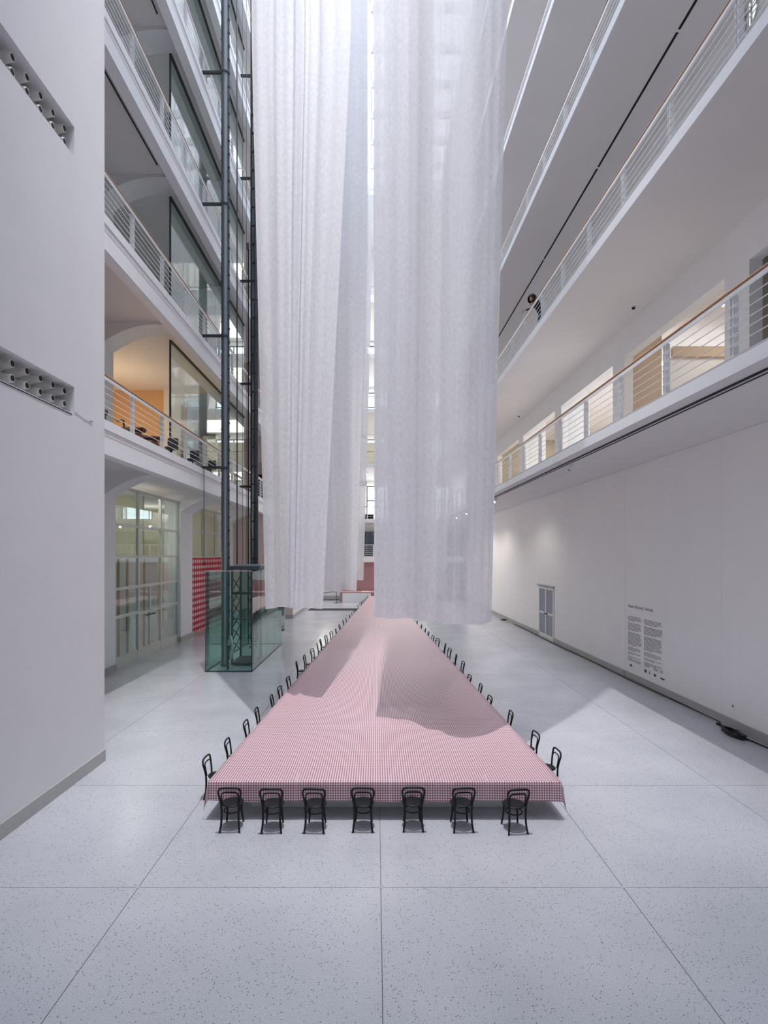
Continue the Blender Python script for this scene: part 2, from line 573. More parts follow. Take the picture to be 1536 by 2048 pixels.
# partitions seen through the first-gallery openings
for k, (a, b) in enumerate(ops):
    c = cols.get(k - 1, 'plaster_warm')
    depth = 18.2 if c == 'olive' else 11.55
    o = box('partition_wall', WR + .35, depth, b, b + .3, LV[0], LV[1] - .32, c, sh=SH)
    struct(o, f'{c.replace("plaster_warm", "ivory")} partition at the far side of gallery opening {ORD[k]} from the camera', 'wall')
o = box('wall_right_room', 11.6, 18.2, 21.45, 21.5, LV[0], LV[0] + 4.1, 'white', sh=SH)
struct(o, 'white end wall of the room behind the beige gallery opening', 'wall')
# soffit bands / ceiling fascia in second opening
o = box('trim_1', 11.9, 18, 21.3, 21.5, LV[0] + 4.1, LV[0] + 4.5, 'beige', sh=SH)
struct(o, 'beige band across the room behind the beige gallery opening', 'trim')


def railing(name, label, p_at, y0, y1, z, first_post, step, inward, detailed=True):
    """p_at(y) -> x of the railing line; runs along y"""
    r = thing(name, label, 'railing', (0, 0, 0))
    def bar(nm, za, zb, wd, mat, off=0.0):
        bm = bmesh.new()
        vs = []
        for zz in (za, zb):
            for yy, s in ((y0, -1), (y0, 1), (y1, 1), (y1, -1)):
                vs.append(bm.verts.new((p_at(yy) + off + s * wd / 2, yy, zz)))
        for f in ((0, 1, 2, 3), (4, 5, 6, 7), (0, 1, 5, 4), (1, 2, 6, 5), (2, 3, 7, 6), (3, 0, 4, 7)):
            bm.faces.new([vs[i] for i in f])
        return obj(nm, bm, mat, r)
    tube('handrail', [(p_at(y0), y0, z + 1.305), (p_at(y1), y1, z + 1.305)], 0.038, 'wood', r, 8)
    bar('band', z + 1.20, z + 1.266, .05, 'rail')
    for h in (1.165, .975, .785, .60, .425, .24):
        tube('bar', [(p_at(y0) + inward * .03, y0, z + h), (p_at(y1) + inward * .03, y1, z + h)], 0.011, 'rail', r, 6)
    y = first_post
    pm = None
    while y < y1 - .05:
        if y > y0:
            if pm is None:
                bm = bmesh.new()
                add_box(bm, -.055, .055, -.012, .012, 0, 1.21)
                add_box(bm, -.055, .055, .07, .094, 0, 1.21)
                add_box(bm, -.06, .06, -.03, .11, -.01, .06)
                for h in (1.165, .975, .785, .60, .425, .24):
                    add_box(bm, inward * .03 - .012, inward * .03 + .012, -.12, .012, h - .02, h - .008)
                o = obj('post', bm, 'rail', r)
                pm = o.data
            else:
                o = bpy.data.objects.new('post', pm)
                C.objects.link(o)
                o.parent = r
            o.location = (p_at(y) - inward * .04, y, z)
        y += step
    return r


for L in range(5):
    railing('balcony_railing', f'white barred railing with wooden handrail on the {LNAME[L]} right balcony', lambda y, o_=(.06, .16, .24, .3, .3)[L]: XR + o_ - SH * y,
            YA, YB, LV[L] + (.0 if L == 0 else .02), 10.25 - 2.35 * 7, 2.35, -1)

# ------------------------------------------------------------------ left side: slabs, beams, piers
for L in range(6):
    o = box('balcony_slab', -18.5, XL, 12.67, 41.0, LV[L] - .38, LV[L], 'soffit')
    struct(o, f'{LNAME[L]} balcony floor slab up from the hall on the left side', 'balcony')
    box('fascia', XL, XL + .03, 12.67, 41.0, LV[L] - .22, LV[L] + .04, 'slab', o)
    box('edge_beam', XL - .36, XL - .01, 12.67, 41.0, LV[L] - .90, LV[L] - .22, 'slab', o)
    box('ceiling_track', XL - .75, XL - .70, 12.67, 20.4, LV[L] - .41, LV[L] - .38, 'steel2', o)
PX = -10.8


def pier_beam(y0, y1, zf, zc, xw, dip, nm, wall):
    """square pier plus a haunched beam reaching to the balcony edge beam"""
    bm = bmesh.new()
    add_box(bm, xw - .9, xw, y0, y1, zf, zc)
    prof = []
    for i in range(13):
        s = i / 12
        x = xw - .001 + (XL - .36 - xw) * s
        q = min(1.0, s / .75)
        prof.append((x, zc - .12 - (dip - .12) * (1 - q) ** 2.0))
    top = [(prof[-1][0], zc), (prof[0][0], zc)]
    loop = prof + top
    A = [bm.verts.new((x, y0, z)) for x, z in loop]
    B = [bm.verts.new((x, y1, z)) for x, z in loop]
    bm.faces.new(A); bm.faces.new(B[::-1])
    for i in range(len(loop)):
        j = (i + 1) % len(loop)
        bm.faces.new((A[i], A[j], B[j], B[i]))
    return struct(obj(nm, bm, 'plaster'), wall, 'pillar')


piers = [(13.0, 14.0), (21.5, 22.5), (30.0, 31.9), (40.1, 41.0)]
for L in range(6):
    zf = 0 if L == 0 else LV[L - 1]
    zc = LV[L] - .38
    for k, (a, b) in enumerate(piers):
        if L == 0:
            pier_beam(a, b, zf, zc, PX, 0.95, 'pillar', f'white pillar {ORD[k]} from the front with curved bracket on the left ground floor')
        else:
            pier_beam(a - .6, b - .6, zf, zc, PX + .2, 0.85, 'pillar', f'white pillar {ORD[k]} from the front with curved bracket on the {LNAME[L - 1]} left balcony')
o = box('baseboard_piers', PX, PX + .04, 21.46, 22.54, 0, .27, 'base')
struct(o, 'grey stone base of the front left pillar', 'baseboard')
box('base_block', PX - .3, PX + .04, 29.96, 31.94, 0, .27, 'base', o)
# inner walls and rooms on the left
wlo = box('wall_left_outer', -18.8, -18.5, 12.2, 68, 0, TOP, 'cream')
struct(wlo, 'cream back wall of the rooms on the left', 'wall')
bm = bmesh.new()
for L in range(1, 6):
    z0, z1 = LV[L - 1], LV[L] - .38
    add_box(bm, -13.4, -13.1, 31.5, 41, z0, z1)
o = obj('wall_left_inner', bm, 'plaster_warm')
struct(o, 'ivory inner wall behind the left balconies', 'wall')
o = box('wall_orange', -18.5, -10.4, 29.6, 29.9, LV[0], LV[1] - .38, 'orange')
struct(o, 'warm orange partition wall in the first left gallery', 'wall')
box('wall_segment', -15.6, -15.4, 12.7, 29.6, LV[0], LV[1] - .38, 'orange', o)
for L in range(1, 5):
    o = box('partition_wall', -18.5, -10.4, 29.6, 29.9, LV[L], LV[L + 1] - .38, 'soffit')
    struct(o, f'grey partition wall in the {LNAME[L]} left gallery', 'wall')

# perpendicular block on the left, far half
o = box('wall_left_far', -11.05, -6.3, 41.0, 41.35, 0, TOP, 'pinkwall')
struct(o, 'pinkish cross wall behind the lift shaft', 'wall')
box('return_wall', -6.65, -6.3, 41.35, 56.0, 0, TOP, 'plaster', o)
box('opening', -9.1, -7.7, 40.985, 41.0, LV[0] + .05, LV[0] + 2.4, 'dark', o)
box('lintel_panel', -9.1, -7.7, 40.985, 41.0, LV[0] + 2.45, LV[0] + 3.3, 'olive', o)
o = box('baseboard_left_far', -6.3, -6.25, 41.0, 56, 0, .27, 'base')
struct(o, 'pale base along the far left wall', 'baseboard')
box('base_strip', -11.05, -6.25, 40.95, 41.0, 0, .27, 'base', o)

for L in range(5):
    railing('balcony_railing', f'white barred railing with wooden handrail on the {LNAME[L]} left balcony', lambda y: XL - .07,
            12.67, 41.0, LV[L] + .02, 14.55, 2.35, 1)

# glass screens standing behind the left railings
GX = -8.15
for L in range(5):
    z0, z1 = LV[L], LV[L + 1] - .92
    t = thing('glass_screen', f'tall frameless glass screen behind the {LNAME[L]} left balcony railing', 'glass screen', (GX, 0, z0))
    for k in range(4):
        a = 21.5 + 3.0 * k
        box('pane', -.01, .01, a + .008, a + 2.992, .02, z1 - z0, 'glass', t)
    box('head_channel', -.05, .05, 21.5, 33.5, z1 - z0, z1 - z0 + .07, 'steel2', t)
    box('edge_profile', -.03, .03, 21.46, 21.52, .0, z1 - z0, 'steel2', t)
    box('floor_channel', -.03, .03, 21.5, 33.5, 0, .03, 'steel2', t)

# ------------------------------------------------------------------ glazed shop front on the left ground floor
WX = -11.0
wf = thing('window_1', 'tall pale framed glass front with door between the left pillars', 'window', (WX, 0, 0), kind='structure')
ya, yb, zt = 22.5, 30.0, 7.72
ym1, ym2 = 25.05, 27.65
rows = [0.05, .38, 2.15, 3.35, 4.72, 6.1, zt]
for yy in (ya, ym1, ym2, yb):
    box('mullion', -.06, .06, yy - .07, yy + .07, 0, zt + .07, 'frame', wf)
for i, z in enumerate(rows[1:], 1):
    for k, (a, b) in enumerate(((ya, ym1), (ym1, ym2), (ym2, yb))):
        if k == 1 and i == 2:
            continue
        box('transom', -.05, .05, a + .07, b - .07, z - .06, z + .06, 'frame', wf)
box('kick_board', -.05, .05, ya, yb, 0, .32, 'frame', wf)
for i in range(1, 6):
    for a, b in ((ya, ym1), (ym1, ym2), (ym2, yb)):
        if a == ym1 and i in (1, 2):
            continue
        box('pane', -.008, .008, a + .07, b - .07, rows[i] + .06, rows[i + 1] - .06, 'glass', wf)
dd = box('door_stile', -.04, .04, (ym1 + ym2) / 2 - .06, (ym1 + ym2) / 2 + .06, .32, 3.29, 'frame', wf)
box('door_pane', -.008, .008, ym1 + .1, ym2 - .1, .38, 3.29, 'glass', wf)
box('push_bar', .05, .09, ym1 + .85, ym2 - .75, 1.9, 1.97, 'steel2', wf)
for z in (2.1,):
    box('door_rail', -.03, .03, ym1 + .07, ym2 - .07, z - .05, z + .05, 'frame', wf)
# stored white boards with pine battens behind the glass
bd = thing('board_stack', 'large white boards on pine battens stored behind the glass front', 'boards', (WX - 1.1, 0, 0))
for a, b in ((22.6, 24.4), (24.5, 27.2), (27.3, 29.9)):
    box('board', -.02, .02, a, b, 0.02, 4.65, 'white', bd)
for yy in (23.9, 25.4, 26.3, 28.2):
    box('batten', .02, .07, yy - .07, yy + .07, 0.02, 4.62, 'timber', bd)
# second bay: gingham screen and upper glazing
bm = bmesh.new()
uvl = bm.loops.layers.uv.new('UVMap')
vs = [bm.verts.new(p) for p in ((0, 31.95, .02), (0, 40.1, .02), (0, 40.1, 4.63), (0, 31.95, 4.63))]
f = bm.faces.new(vs)
for lp in f.loops:
    lp[uvl].uv = (lp.vert.co.y, lp.vert.co.z)
ret = bmesh.ops.extrude_face_region(bm, geom=[f])
for v in [e for e in ret['geom'] if isinstance(e, bmesh.types.BMVert)]:
    v.co.x -= .05
rs = obj('gingham_screen', bm, 'redcheck')
rs.location = (-11.05, 0, 0)
tag(rs, 'tall red and white checked screen behind the lift pit', 'screen')
w2 = thing('window_2', 'upper glazing above the red checked screen', 'window', (-11.1, 0, 0), kind='structure')
for yy in (31.95, 34.7, 37.4, 40.1):
    box('mullion', -.05, .05, yy - .05, yy + .05, 4.65, 7.8, 'frame', w2)
for z in (4.68, 6.3, 7.75):
    box('transom', -.045, .045, 31.95, 40.1, z - .05, z + .05, 'frame', w2)
for a, b in ((32, 34.65), (34.75, 37.35), (37.45, 40.05)):
    for c, d in ((4.73, 6.25), (6.35, 7.7)):
        box('pane', -.008, .008, a, b, c, d, 'glass', w2)
o = box('wall_shop_side', -18.5, -11.3, 40.5, 40.8, 0, LV[0] - .38, 'cream')
struct(o, 'cream end wall of the rooms behind the glass fronts', 'wall')
box('cross_wall', -18.5, -13.2, 30.7, 30.9, 0, LV[0] - .38, 'cream', o)
w3 = thing('window_3', 'bright window with bars deep behind the glass front', 'window', (-18.45, 0, 0), kind='structure')
box('bright_pane', -.01, 0, 33.5, 36.5, 4.6, 7.0, glow('daylight_pane', (.85, .93, 1), 1.6), w3)
for yy in (33.5, 35.0, 36.5):
    box('mullion', -.03, .06, yy - .06, yy + .06, 4.5, 7.0, 'frame', w3)

# ------------------------------------------------------------------ far end
wf_ = box('wall_far', -7, 19, 66.0, 66.4, LV[5], TOP, 'plaster')
struct(wf_, 'white end wall of the hall with tall windows', 'wall')
for L in range(6):
    z0 = LV[L - 1] if L else 0
    z1 = LV[L]
    if L == 0:
        box('wall_bay', -19, 19, 66, 66.4, 0, z1, 'plaster_warm', wf_)
        continue
    for a, b in ((-19, -6), (-3.4, -1.15), (3.2, 5.2), (9, 19)):
        box('wall_bay', a, b, 66, 66.4, z0, z1, 'plaster', wf_)
    box('wall_bay', -6, 9, 66, 66.4, z0 + 4.7, z1, 'plaster', wf_)
    box('wall_bay', -6, 9, 66, 66.4, z0, z0 + .25, 'plaster', wf_)
nw = 3
for L in range(1, 6):
    for a, b in ((-6, -3.4), (-1.15, 3.2), (5.2, 9)):
        nw += 1
        t = thing(f'window_{nw}', f'tall dark framed window in the far wall, {LNAME[L - 1]} gallery, {"left" if a < -2 else "middle" if a < 3 else "right"} one', 'window', (0, 66.1, LV[L - 1] + .25), kind='structure')
        for x in (a + .06, (a + b) / 2, b - .06):
            box('mullion', x - .07, x + .07, -.05, .05, 0, 4.45, 'steel', t)
        for z in (.06, 2.65, 4.39):
            box('transom', a, b, -.045, .045, z - .07, z + .07, 'steel', t)
        box('pane', a + .1, b - .1, -.006, .006, .1, 4.36, 'glass', t)
for L in range(5):
    o = box('gallery_slab', -6.3, 9.6, 56.0, 66.0, LV[L] - .36, LV[L], 'soffit')
    struct(o, f'{LNAME[L]} gallery floor slab across the far end', 'balcony')
    box('fascia', -6.3, 9.6, 55.96, 56.0, LV[L] - .36, LV[L] + .03, 'slab', o)
    r = thing('gallery_railing', f'white barred railing of the {LNAME[L]} gallery at the far end', 'railing', (0, 56.08, LV[L]))
    tube('handrail', [(-6.3, 0, 1.31), (6.2, 0, 1.31)], .036, 'wood', r, 6)
    box('band', -6.3, 6.2, -.02, .02, 1.2, 1.25, 'rail', r)
    for h in (1.1, .9, .7, .5, .3):
        tube('bar', [(-6.3, 0, h), (6.2, 0, h)], .012, 'rail', r, 5)
    pm = None
    for k in range(6):
        if pm is None:
            bm = bmesh.new(); add_box(bm, -.04, .04, -.05, .05, 0, 1.22)
            pm = obj('post', bm, 'rail', r); pp = pm
        else:
            pp = pm.copy(); C.objects.link(pp); pp.parent = r
        pp.location = (-5.6 + 2.35 * k, 0, 0)
# mezzanine at the far end
o = box('mezzanine_slab', -6.3, 9.4, 56.6, 66, 4.05, 4.65, 'soffit')
struct(o, 'grey mezzanine slab across the far end under the galleries', 'balcony')
r = thing('mezzanine_railing', 'thin white railing in front of the slate drapes', 'railing', (0, 56.7, 4.65))
tube('handrail', [(-6.3, 0, 1.2), (9.3, 0, 1.2)], .03, 'rail', r, 6)
for h in (1.0, .8, .6, .4, .2):
    tube('bar', [(-6.3, 0, h), (9.3, 0, h)], .015, 'rail', r, 5)
for k in range(9):
    box('post', -6 + 1.9 * k, -5.93 + 1.9 * k, -.03, .03, 0, 1.2, 'rail', r)
bm = bmesh.new()
pts = [(-6.2 + .09 * i, 59.0 + .10 * math.sin(i * .95) + .03 * math.sin(i * 2.3)) for i in range(174)]
row = [[bm.verts.new((x, y, z)) for x, y in pts] for z in (4.68, 7.35)]
for i in range(len(pts) - 1):
    bm.faces.new((row[0][i], row[0][i + 1], row[1][i + 1], row[1][i]))
o = obj('drape', bm, 'drape', None, True)
tag(o, 'slate blue pleated drapes on the far mezzanine', 'drapes')
o = box('wall_far_mezzanine', -6.3, 9.4, 59.4, 59.7, 4.65, LV[0] - .36, 'plaster_warm')
struct(o, 'ivory wall above the slate drapes on the mezzanine', 'wall')

# pink gingham wall and platform at the end of the table


def uv_box(name, x0, x1, y0, y1, z0, z1, mat, parent=None):
    bm = bmesh.new()
    add_box(bm, x0, x1, y0, y1, z0, z1)
    uvl = bm.loops.layers.uv.new('UVMap')
    bm.normal_update()
    for f in bm.faces:
        n = f.normal
        for lp in f.loops:
            c = lp.vert.co
            lp[uvl].uv = (c.y, c.z) if abs(n.x) > .5 else (c.x, c.z) if abs(n.y) > .5 else (c.x, c.y)
    return obj(name, bm, mat, parent)


o = box('wall_far_low', -6.3, -3.6, 57.2, 57.4, 0, 4.05, 'plaster')
struct(o, 'grey white wall under the mezzanine left of the pink backdrop', 'wall')
box('base_strip', -6.3, -3.6, 57.14, 57.2, 0, .5, 'base', o)
o = uv_box('pink_backdrop', -3.6, 4.4, 57.0, 57.1, 1.02, 4.05, 'pink')
tag(o, 'pink checked fabric wall behind the far end of the table', 'backdrop')
pf = thing('platform', 'low pink covered platform with white front at the far table end', 'platform', (0, 0, 0))
uv_box('platform_body', -3.62, 4.4, 54.6, 57.0, 0, 1.0, 'pink', pf)
uv_box('platform_top', -3.65, 4.4, 54.52, 57.0, 1.0, 1.05, 'pink', pf)
box('white_panel', -3.38, -.5, 54.5, 54.6, 0.0, .98, 'white', pf)
o = box('paper_sheet', -1.45, -.65, 55.6, 56.3, 1.05, 1.06, 'white')
tag(o, 'white sheet lying on the pink platform', 'paper')
hr = thing('barrier_rail', 'black tubular handrail left of the white platform front', 'handrail', (0, 54, 0))
tube('rail_bar', [(-5.9, -2.0, 1.02), (-4.2, 0.0, 1.15), (-3.95, 0, 1.12)], .03, 'black', hr)
tube('upright', [(-3.95, 0, 1.12), (-3.93, 0, .02)], .03, 'black', hr)
tube('foot', [(-4.2, 0, .02), (-3.7, 0, .02)], .03, 'black', hr)
tube('rail_bar', [(-5.9, .55, .32), (-3.70, .55, .32)], .03, 'black', hr)
o = box('floor_mat', -5.9, -1.6, 46.9, 48.7, 0, .015, 'mat')
tag(o, 'dark doormat strip on the floor left of the far table end', 'mat')

# roof
rf = thing('ceiling', 'glazed roof with white beams over the hall', 'ceiling', (0, 0, 0), kind='structure')
box('roof_side', -19, XL, -8, 68, TOP, TOP + .4, 'plaster', rf)
box('roof_side', XR - .3, 19, -8, 68, TOP, TOP + .4, 'plaster', rf)
box('roof_end', XL, XR - .3, 56, 68, TOP, TOP + .4, 'plaster', rf)
for k in range(22):
    box('roof_beam', XL, XR - .3, -8 + 3 * k, -7.8 + 3 * k, TOP - .1, TOP + .5, 'white', rf)
for x in (-4, -.4, 3.2):
    box('glazing_bar', x - .06, x + .06, -8, 56, TOP + .2, TOP + .4, 'white', rf)
o = box('wall_back', -19, 19, -8.4, -8, 0, TOP, 'plaster')
struct(o, 'white end wall behind the viewer', 'wall')

# small round window high in the gallery wall
rw = thing('window_20', 'small round window of six bright panes above the second right railing', 'window', (WR - SH * 14.4, 14.4, 19.1), kind='structure')
bm = bmesh.new(); add_lathe(bm, [(.33, -.012), (.33, .0)], 28, Matrix.Rotation(-PI / 2, 4, 'Y')); obj('bright_pane', bm, glow('daylight_round', (.85, .92, 1), .95), rw)
tube('frame', [(-.015, .34 * math.cos(a), .34 * math.sin(a)) for a in [2 * PI * k / 28 for k in range(28)]], .03, 'frame', rw, 6, True)
for yy in (-.11, .11):
    box('glazing_bar', -.03, 0, yy - .025, yy + .025, -.31, .31, 'kerb', rw)
box('glazing_bar', -.03, 0, -.33, .33, .06, .11, 'kerb', rw)

# ------------------------------------------------------------------ lift
lift = thing('lift_pit', 'green glass lift enclosure with dark steel roof left of the table', 'lift enclosure', (0, 0, 0))
lx0, lx1, ly0, ly1, ly2 = -7.0, -5.08, 22.25, 25.3, 29.2
hz, hz2 = 4.12, 1.95
box('pane', lx0, (lx0 + lx1) / 2 - .01, ly0, ly0 + .02, .04, hz, 'glass_green', lift)
box('pane', (lx0 + lx1) / 2 + .01, lx1, ly0, ly0 + .02, .04, hz, 'glass_green', lift)
for a, b in ((ly0 + .02, 23.7), (23.72, ly1)):
    box('pane', lx1 - .02, lx1, a, b, .04, hz, 'glass_green', lift)
    box('pane', lx0, lx0 + .02, a, b, .04, hz, 'glass_green', lift)
for a, b in ((ly1 + .02, 27.2), (27.22, ly2)):
    box('pane', lx1 - .02, lx1, a, b, .04, hz2, 'glass_green', lift)
    box('pane', lx0, lx0 + .02, a, b, .04, hz2, 'glass_green', lift)
box('pane', lx0, lx1, ly2 - .02, ly2, .04, hz2, 'glass_green', lift)
for x0, x1, y0, y1 in ((lx0, lx1, ly0 - .02, ly0 + .04), (lx1 - .05, lx1 + .01, ly0, ly2), (lx0 - .01, lx0 + .05, ly0, ly2), (lx0, lx1, ly2 - .04, ly2 + .02)):
    box('floor_channel', x0, x1, y0, y1, 0, .05, 'steel', lift)
box('corner_edge', lx1 - .035, lx1 + .005, ly0 - .005, ly0 + .035, .05, hz, 'steel2', lift)
box('corner_edge', lx0 - .005, lx0 + .02, ly0 - .005, ly0 + .02, .05, hz, 'steel', lift)
box('edge_strip', lx0, lx1, ly0, ly0 + .03, hz, hz + .04, 'base', lift)
box('corner_clamp', lx1 - .06, lx1 + .01, ly0 - .01, ly0 + .05, hz - .07, hz - .01, 'steel2', lift)
car = thing('lift_car', 'dark framed lift car with green glass standing inside the enclosure', 'lift car', (0, 0, 0))
box('roof_slab', -6.28, -4.98, 23.2, 25.2, 4.17, 4.32, 'steel', car)
box('roof_plate', -6.1, -5.0, 23.6, 25.1, 4.32, 4.38, 'inox', car)
for x in (-6.23, -5.3):
    for y in (23.5, 25.0):
        box('corner_post', x - .04, x + .04, y - .04, y + .04, .12, 4.17, 'steel', car)
box('car_floor', -6.28, -5.25, 23.45, 25.05, .06, .16, 'steel2', car)
box('glass_panel', -6.23, -5.3, 25.0, 25.02, .2, 4.1, 'glass_green', car)
box('cross_rail', -6.23, -5.3, 23.44, 23.48, 2.0, 2.06, 'steel', car)
box('cross_rail', -6.23, -5.3, 23.44, 23.48, 3.1, 3.2, 'steel2', car)
# lattice of crossed struts
bm = bmesh.new()
for k in range(6):
    z0 = .5 + .55 * k
    add_tube(bm, [(-6.25, 23.6, z0), (-6.25, 24.9, z0 + .55)], .022, 6)
    add_tube(bm, [(-6.25, 24.9, z0), (-6.25, 23.6, z0 + .55)], .022, 6)
    add_tube(bm, [(-5.85, 24.96, z0), (-5.4, 24.96, z0 + .55)], .022, 6)
    add_tube(bm, [(-5.4, 24.96, z0), (-5.85, 24.96, z0 + .55)], .022, 6)
obj('lattice', bm, 'steel2', car)
# pulley wheel
wh = thing('pulley_wheel', 'large grey pulley wheel with spokes at the foot of the lift post', 'wheel', (-6.1, 22.8, .92), math.radians(-66))
bm = bmesh.new()
ring = [(0.44 * math.cos(a), 0, .44 * math.sin(a)) for a in [2 * PI * k / 28 for k in range(28)]]
add_tube(bm, ring, .05, 8, True)
obj('rim', bm, 'wheelgrey', wh, True)
bm = bmesh.new(); add_lathe(bm, [(.09, -.08), (.09, .08)], 14, Matrix.Rotation(PI / 2, 4, 'X')); obj('hub', bm, 'steel', wh)
for k in range(5):
    a = 2 * PI * k / 5
    tube('spoke', [(.07 * math.cos(a), 0, .07 * math.sin(a)), (.42 * math.cos(a), 0, .42 * math.sin(a))], .03, 'wheelgrey', wh, 6)
box('bracket_stand', -.06, .06, -.16, -.08, -.9, .1, 'steel2', wh)
# masts
ms = thing('lift_mast', 'tall dark steel lift tube in front, standing in the glass pit', 'lift mast', (-6.52, 23.4, 0))
bm = bmesh.new(); add_lathe(bm, [(.19, .05), (.19, .12), (.15, .13), (.15, 41.5)], 20); obj('pipe', bm, 'steel', ms, True)
box('web_plate', .145, .20, -.03, .03, .3, 41.5, 'steel', ms)
for L in range(6):
    box('arm', -1.0, .0, -.05, .05, LV[L] + .02, LV[L] + .12, 'steel2', ms)
    tube('collar', [(0, 0, LV[L] + .0), (0, 0, LV[L] + .14)], .165, 'steel', ms, 16)
bm = bmesh.new()
for k in range(70):
    add_box(bm, .14, .215, -.05, .05, .6 + k * .58, .66 + k * .58)
    add_box(bm, -.165, -.13, -.03, .03, .9 + k * 1.16 / 2, .96 + k * 1.16 / 2)
obj('rivet_plates', bm, 'steel2', ms)['kind'] = 'stuff'
m2 = thing('lift_mast', 'rear dark lift tube with black guide rails beside the curtain', 'lift mast', (-6.65, 30.0, 0))
bm = bmesh.new(); add_lathe(bm, [(.14, .0), (.14, 41.5)], 18); obj('pipe', bm, 'steel', m2, True)
box('guide_rail', -.28, -.21, -.08, .08, 0, 41.5, 'steel2', m2)
box('guide_rail', -.20, -.165, -.06, .06, 0, 41.5, 'steel2', m2)
for L in range(6):
    box('arm', -.9, -.28, -.05, .05, LV[L] + .02, LV[L] + .14, 'steel2', m2)
bm = bmesh.new()
for k in range(40):
    add_box(bm, -.2, -.12, -.1, .0, .5 + 1.02 * k, .58 + 1.02 * k)
    add_box(bm, -.13, .13, -.15, -.12, .5 + 1.02 * k, .53 + 1.02 * k)
obj('rail_clips', bm, 'steel2', m2)['kind'] = 'stuff'
m3 = thing('guide_post', 'short black capped guide post ending half way up the lift shaft', 'post', (-6.99, 29.85, 0))
box('shaft', -.03, .03, -.2, -.1, 0, 21.5, 'black', m3)
box('cap', -.08, .04, -.24, -.09, 21.5, 21.85, 'steel', m3)
for i, (x, y, lab) in enumerate(((-6.3, 24.6, 'left'), (-6.1, 24.8, 'middle'), (-5.95, 24.9, 'right'))):
    o = tube('lift_cable', [(x, y, 4.38), (x, y, 41.5)], (.012, .012) if i else (.03, .03), 'steel', None, 6)
    tag(o, f'{lab} of three thin steel lift cables above the lift roof', 'cable')
o = tube('pull_cord', [(-7.42, 23.4, 8.5), (-7.42, 23.4, 4.6), (-7.42, 23.4, 4.35)], (.016, .016, .035), 'rubber', None, 6)
tag(o, 'thin black cord hanging left of the front lift tube', 'cord')
# steel box post
sb = thing('info_pillar', 'brushed steel box post with white labels behind the lift pit', 'post', (-6.02, 34.6, 0))
box('body', -.19, .19, -.19, .19, .06, 1.42, 'inox', sb, bevel=.01)
box('plinth', -.17, .17, -.17, .17, 0, .06, 'black', sb)
box('cap', -.2, .2, -.2, .2, 1.42, 1.48, 'black', sb)
box('notice', .02, .17, -.195, -.19, .35, .95, 'white', sb)
box('notice', .191, .196, -.12, .12, .5, .9, 'white', sb)

# ------------------------------------------------------------------ table
TY0, TY1, TZ = 9.83, 54.3, 0.70


def xl(y): return -3.04 + 0.0535 * (y - 9.82)
def xr(y): return 3.36 - 0.041 * (y - 9.82)


def prism(name, pts, z0, z1, mat, parent):
    bm = bmesh.new()
    A = [bm.verts.new((x, y, z0)) for x, y in pts]
    B = [bm.verts.new((x, y, z1)) for x, y in pts]
    bm.faces.new(A[::-1]); bm.faces.new(B)
    for i in range(len(pts)):
        j = (i + 1) % len(pts)
        bm.faces.new((A[i], A[j], B[j], B[i]))
    return obj(name, bm, mat, parent)


tb = thing('long_table', 'very long white table narrowing away, under the checked cloth', 'table', (0, 0, 0))
prism('tabletop', [(xl(TY0) + .02, TY0 + .02), (xr(TY0) - .02, TY0 + .02), (xr(TY1) - .02, TY1), (xl(TY1) + .02, TY1)], .66, .695, 'white', tb)
prism('plinth', [(xl(TY0) + .66, 10.33), (xr(TY0) - .8, 10.33), (xr(TY1) - .6, TY1), (xl(TY1) + .6, TY1)], 0, .66, 'white', tb)

# tablecloth: top sheet and hanging edges in one grid, u and v in metres
bm = bmesh.new()
uvl = bm.loops.layers.uv.new('UVMap')
NXc, NYc = 48, 120


def rowx(y):
    return xl(y), xr(y)


grid = {}
uvs = {}
ycoords = [TY0 + (TY1 - TY0) * (j / NYc) ** 1.6 for j in range(NYc + 1)]
KF, KS = 7, 5


def side_drop(y): return 0.20 + 0.16 * math.exp(-(y - TY0) / .45)


def front_drop(x):
    return 0.355 + .012 * math.sin(x * 2.3) + .008 * math.sin(x * 5.1 + 1)


for j in range(-KF, NYc + 1):
    y = ycoords[max(j, 0)]
    a, b = rowx(y)
    for i in range(-KS, NXc + KS + 1):
        ii = min(max(i, 0), NXc)
        x = a + (b - a) * ii / NXc
        px, py, pz = x, y, TZ + .003
        u, v = x, y
        sd = fd = 0
        if i < 0 or i > NXc:
            s = (-i if i < 0 else i - NXc) / KS
            d = side_drop(y) * s
            sg = -1 if i < 0 else 1
            sd = d
            px += sg * (.008 + .012 * s)
            pz -= d
            u += sg * d
        if j < 0:
            s = -j / KF
            d = front_drop(x) * s
            fd = d
            wv = .010 * s * math.sin(x * 6.3) + .006 * s * math.sin(x * 13 + 2)
            py -= .010 + .008 * s + wv
            pz -= d
            v -= d
        if sd and fd:          # corner of the cloth hangs as one fold
            sg = -1 if i < 0 else 1
            s1, s2 = (-i if i < 0 else i - NXc) / KS, -j / KF
            px = x + sg * (.012 + .10 * s1 * s2 + .05 * s1 * (1 - s2))
            py = y - .012 + .10 * s1 * s2 - .02 * s2
            pz = TZ - .355 * max(s1, s2) - .23 * min(s1, s2) ** 1.2
        grid[i, j] = bm.verts.new((px, py, pz))
        uvs[i, j] = (u, v)
for j in range(-KF, NYc):
    for i in range(-KS, NXc + KS):
        ks = ((i, j), (i + 1, j), (i + 1, j + 1), (i, j + 1))
        f = bm.faces.new([grid[k] for k in ks])
        f.smooth = True
        for lp, k in zip(f.loops, ks):
            lp[uvl].uv = uvs[k]
tc = obj('tablecloth', bm, 'gingham')
tag(tc, 'red and white checked tablecloth covering the very long table', 'tablecloth')
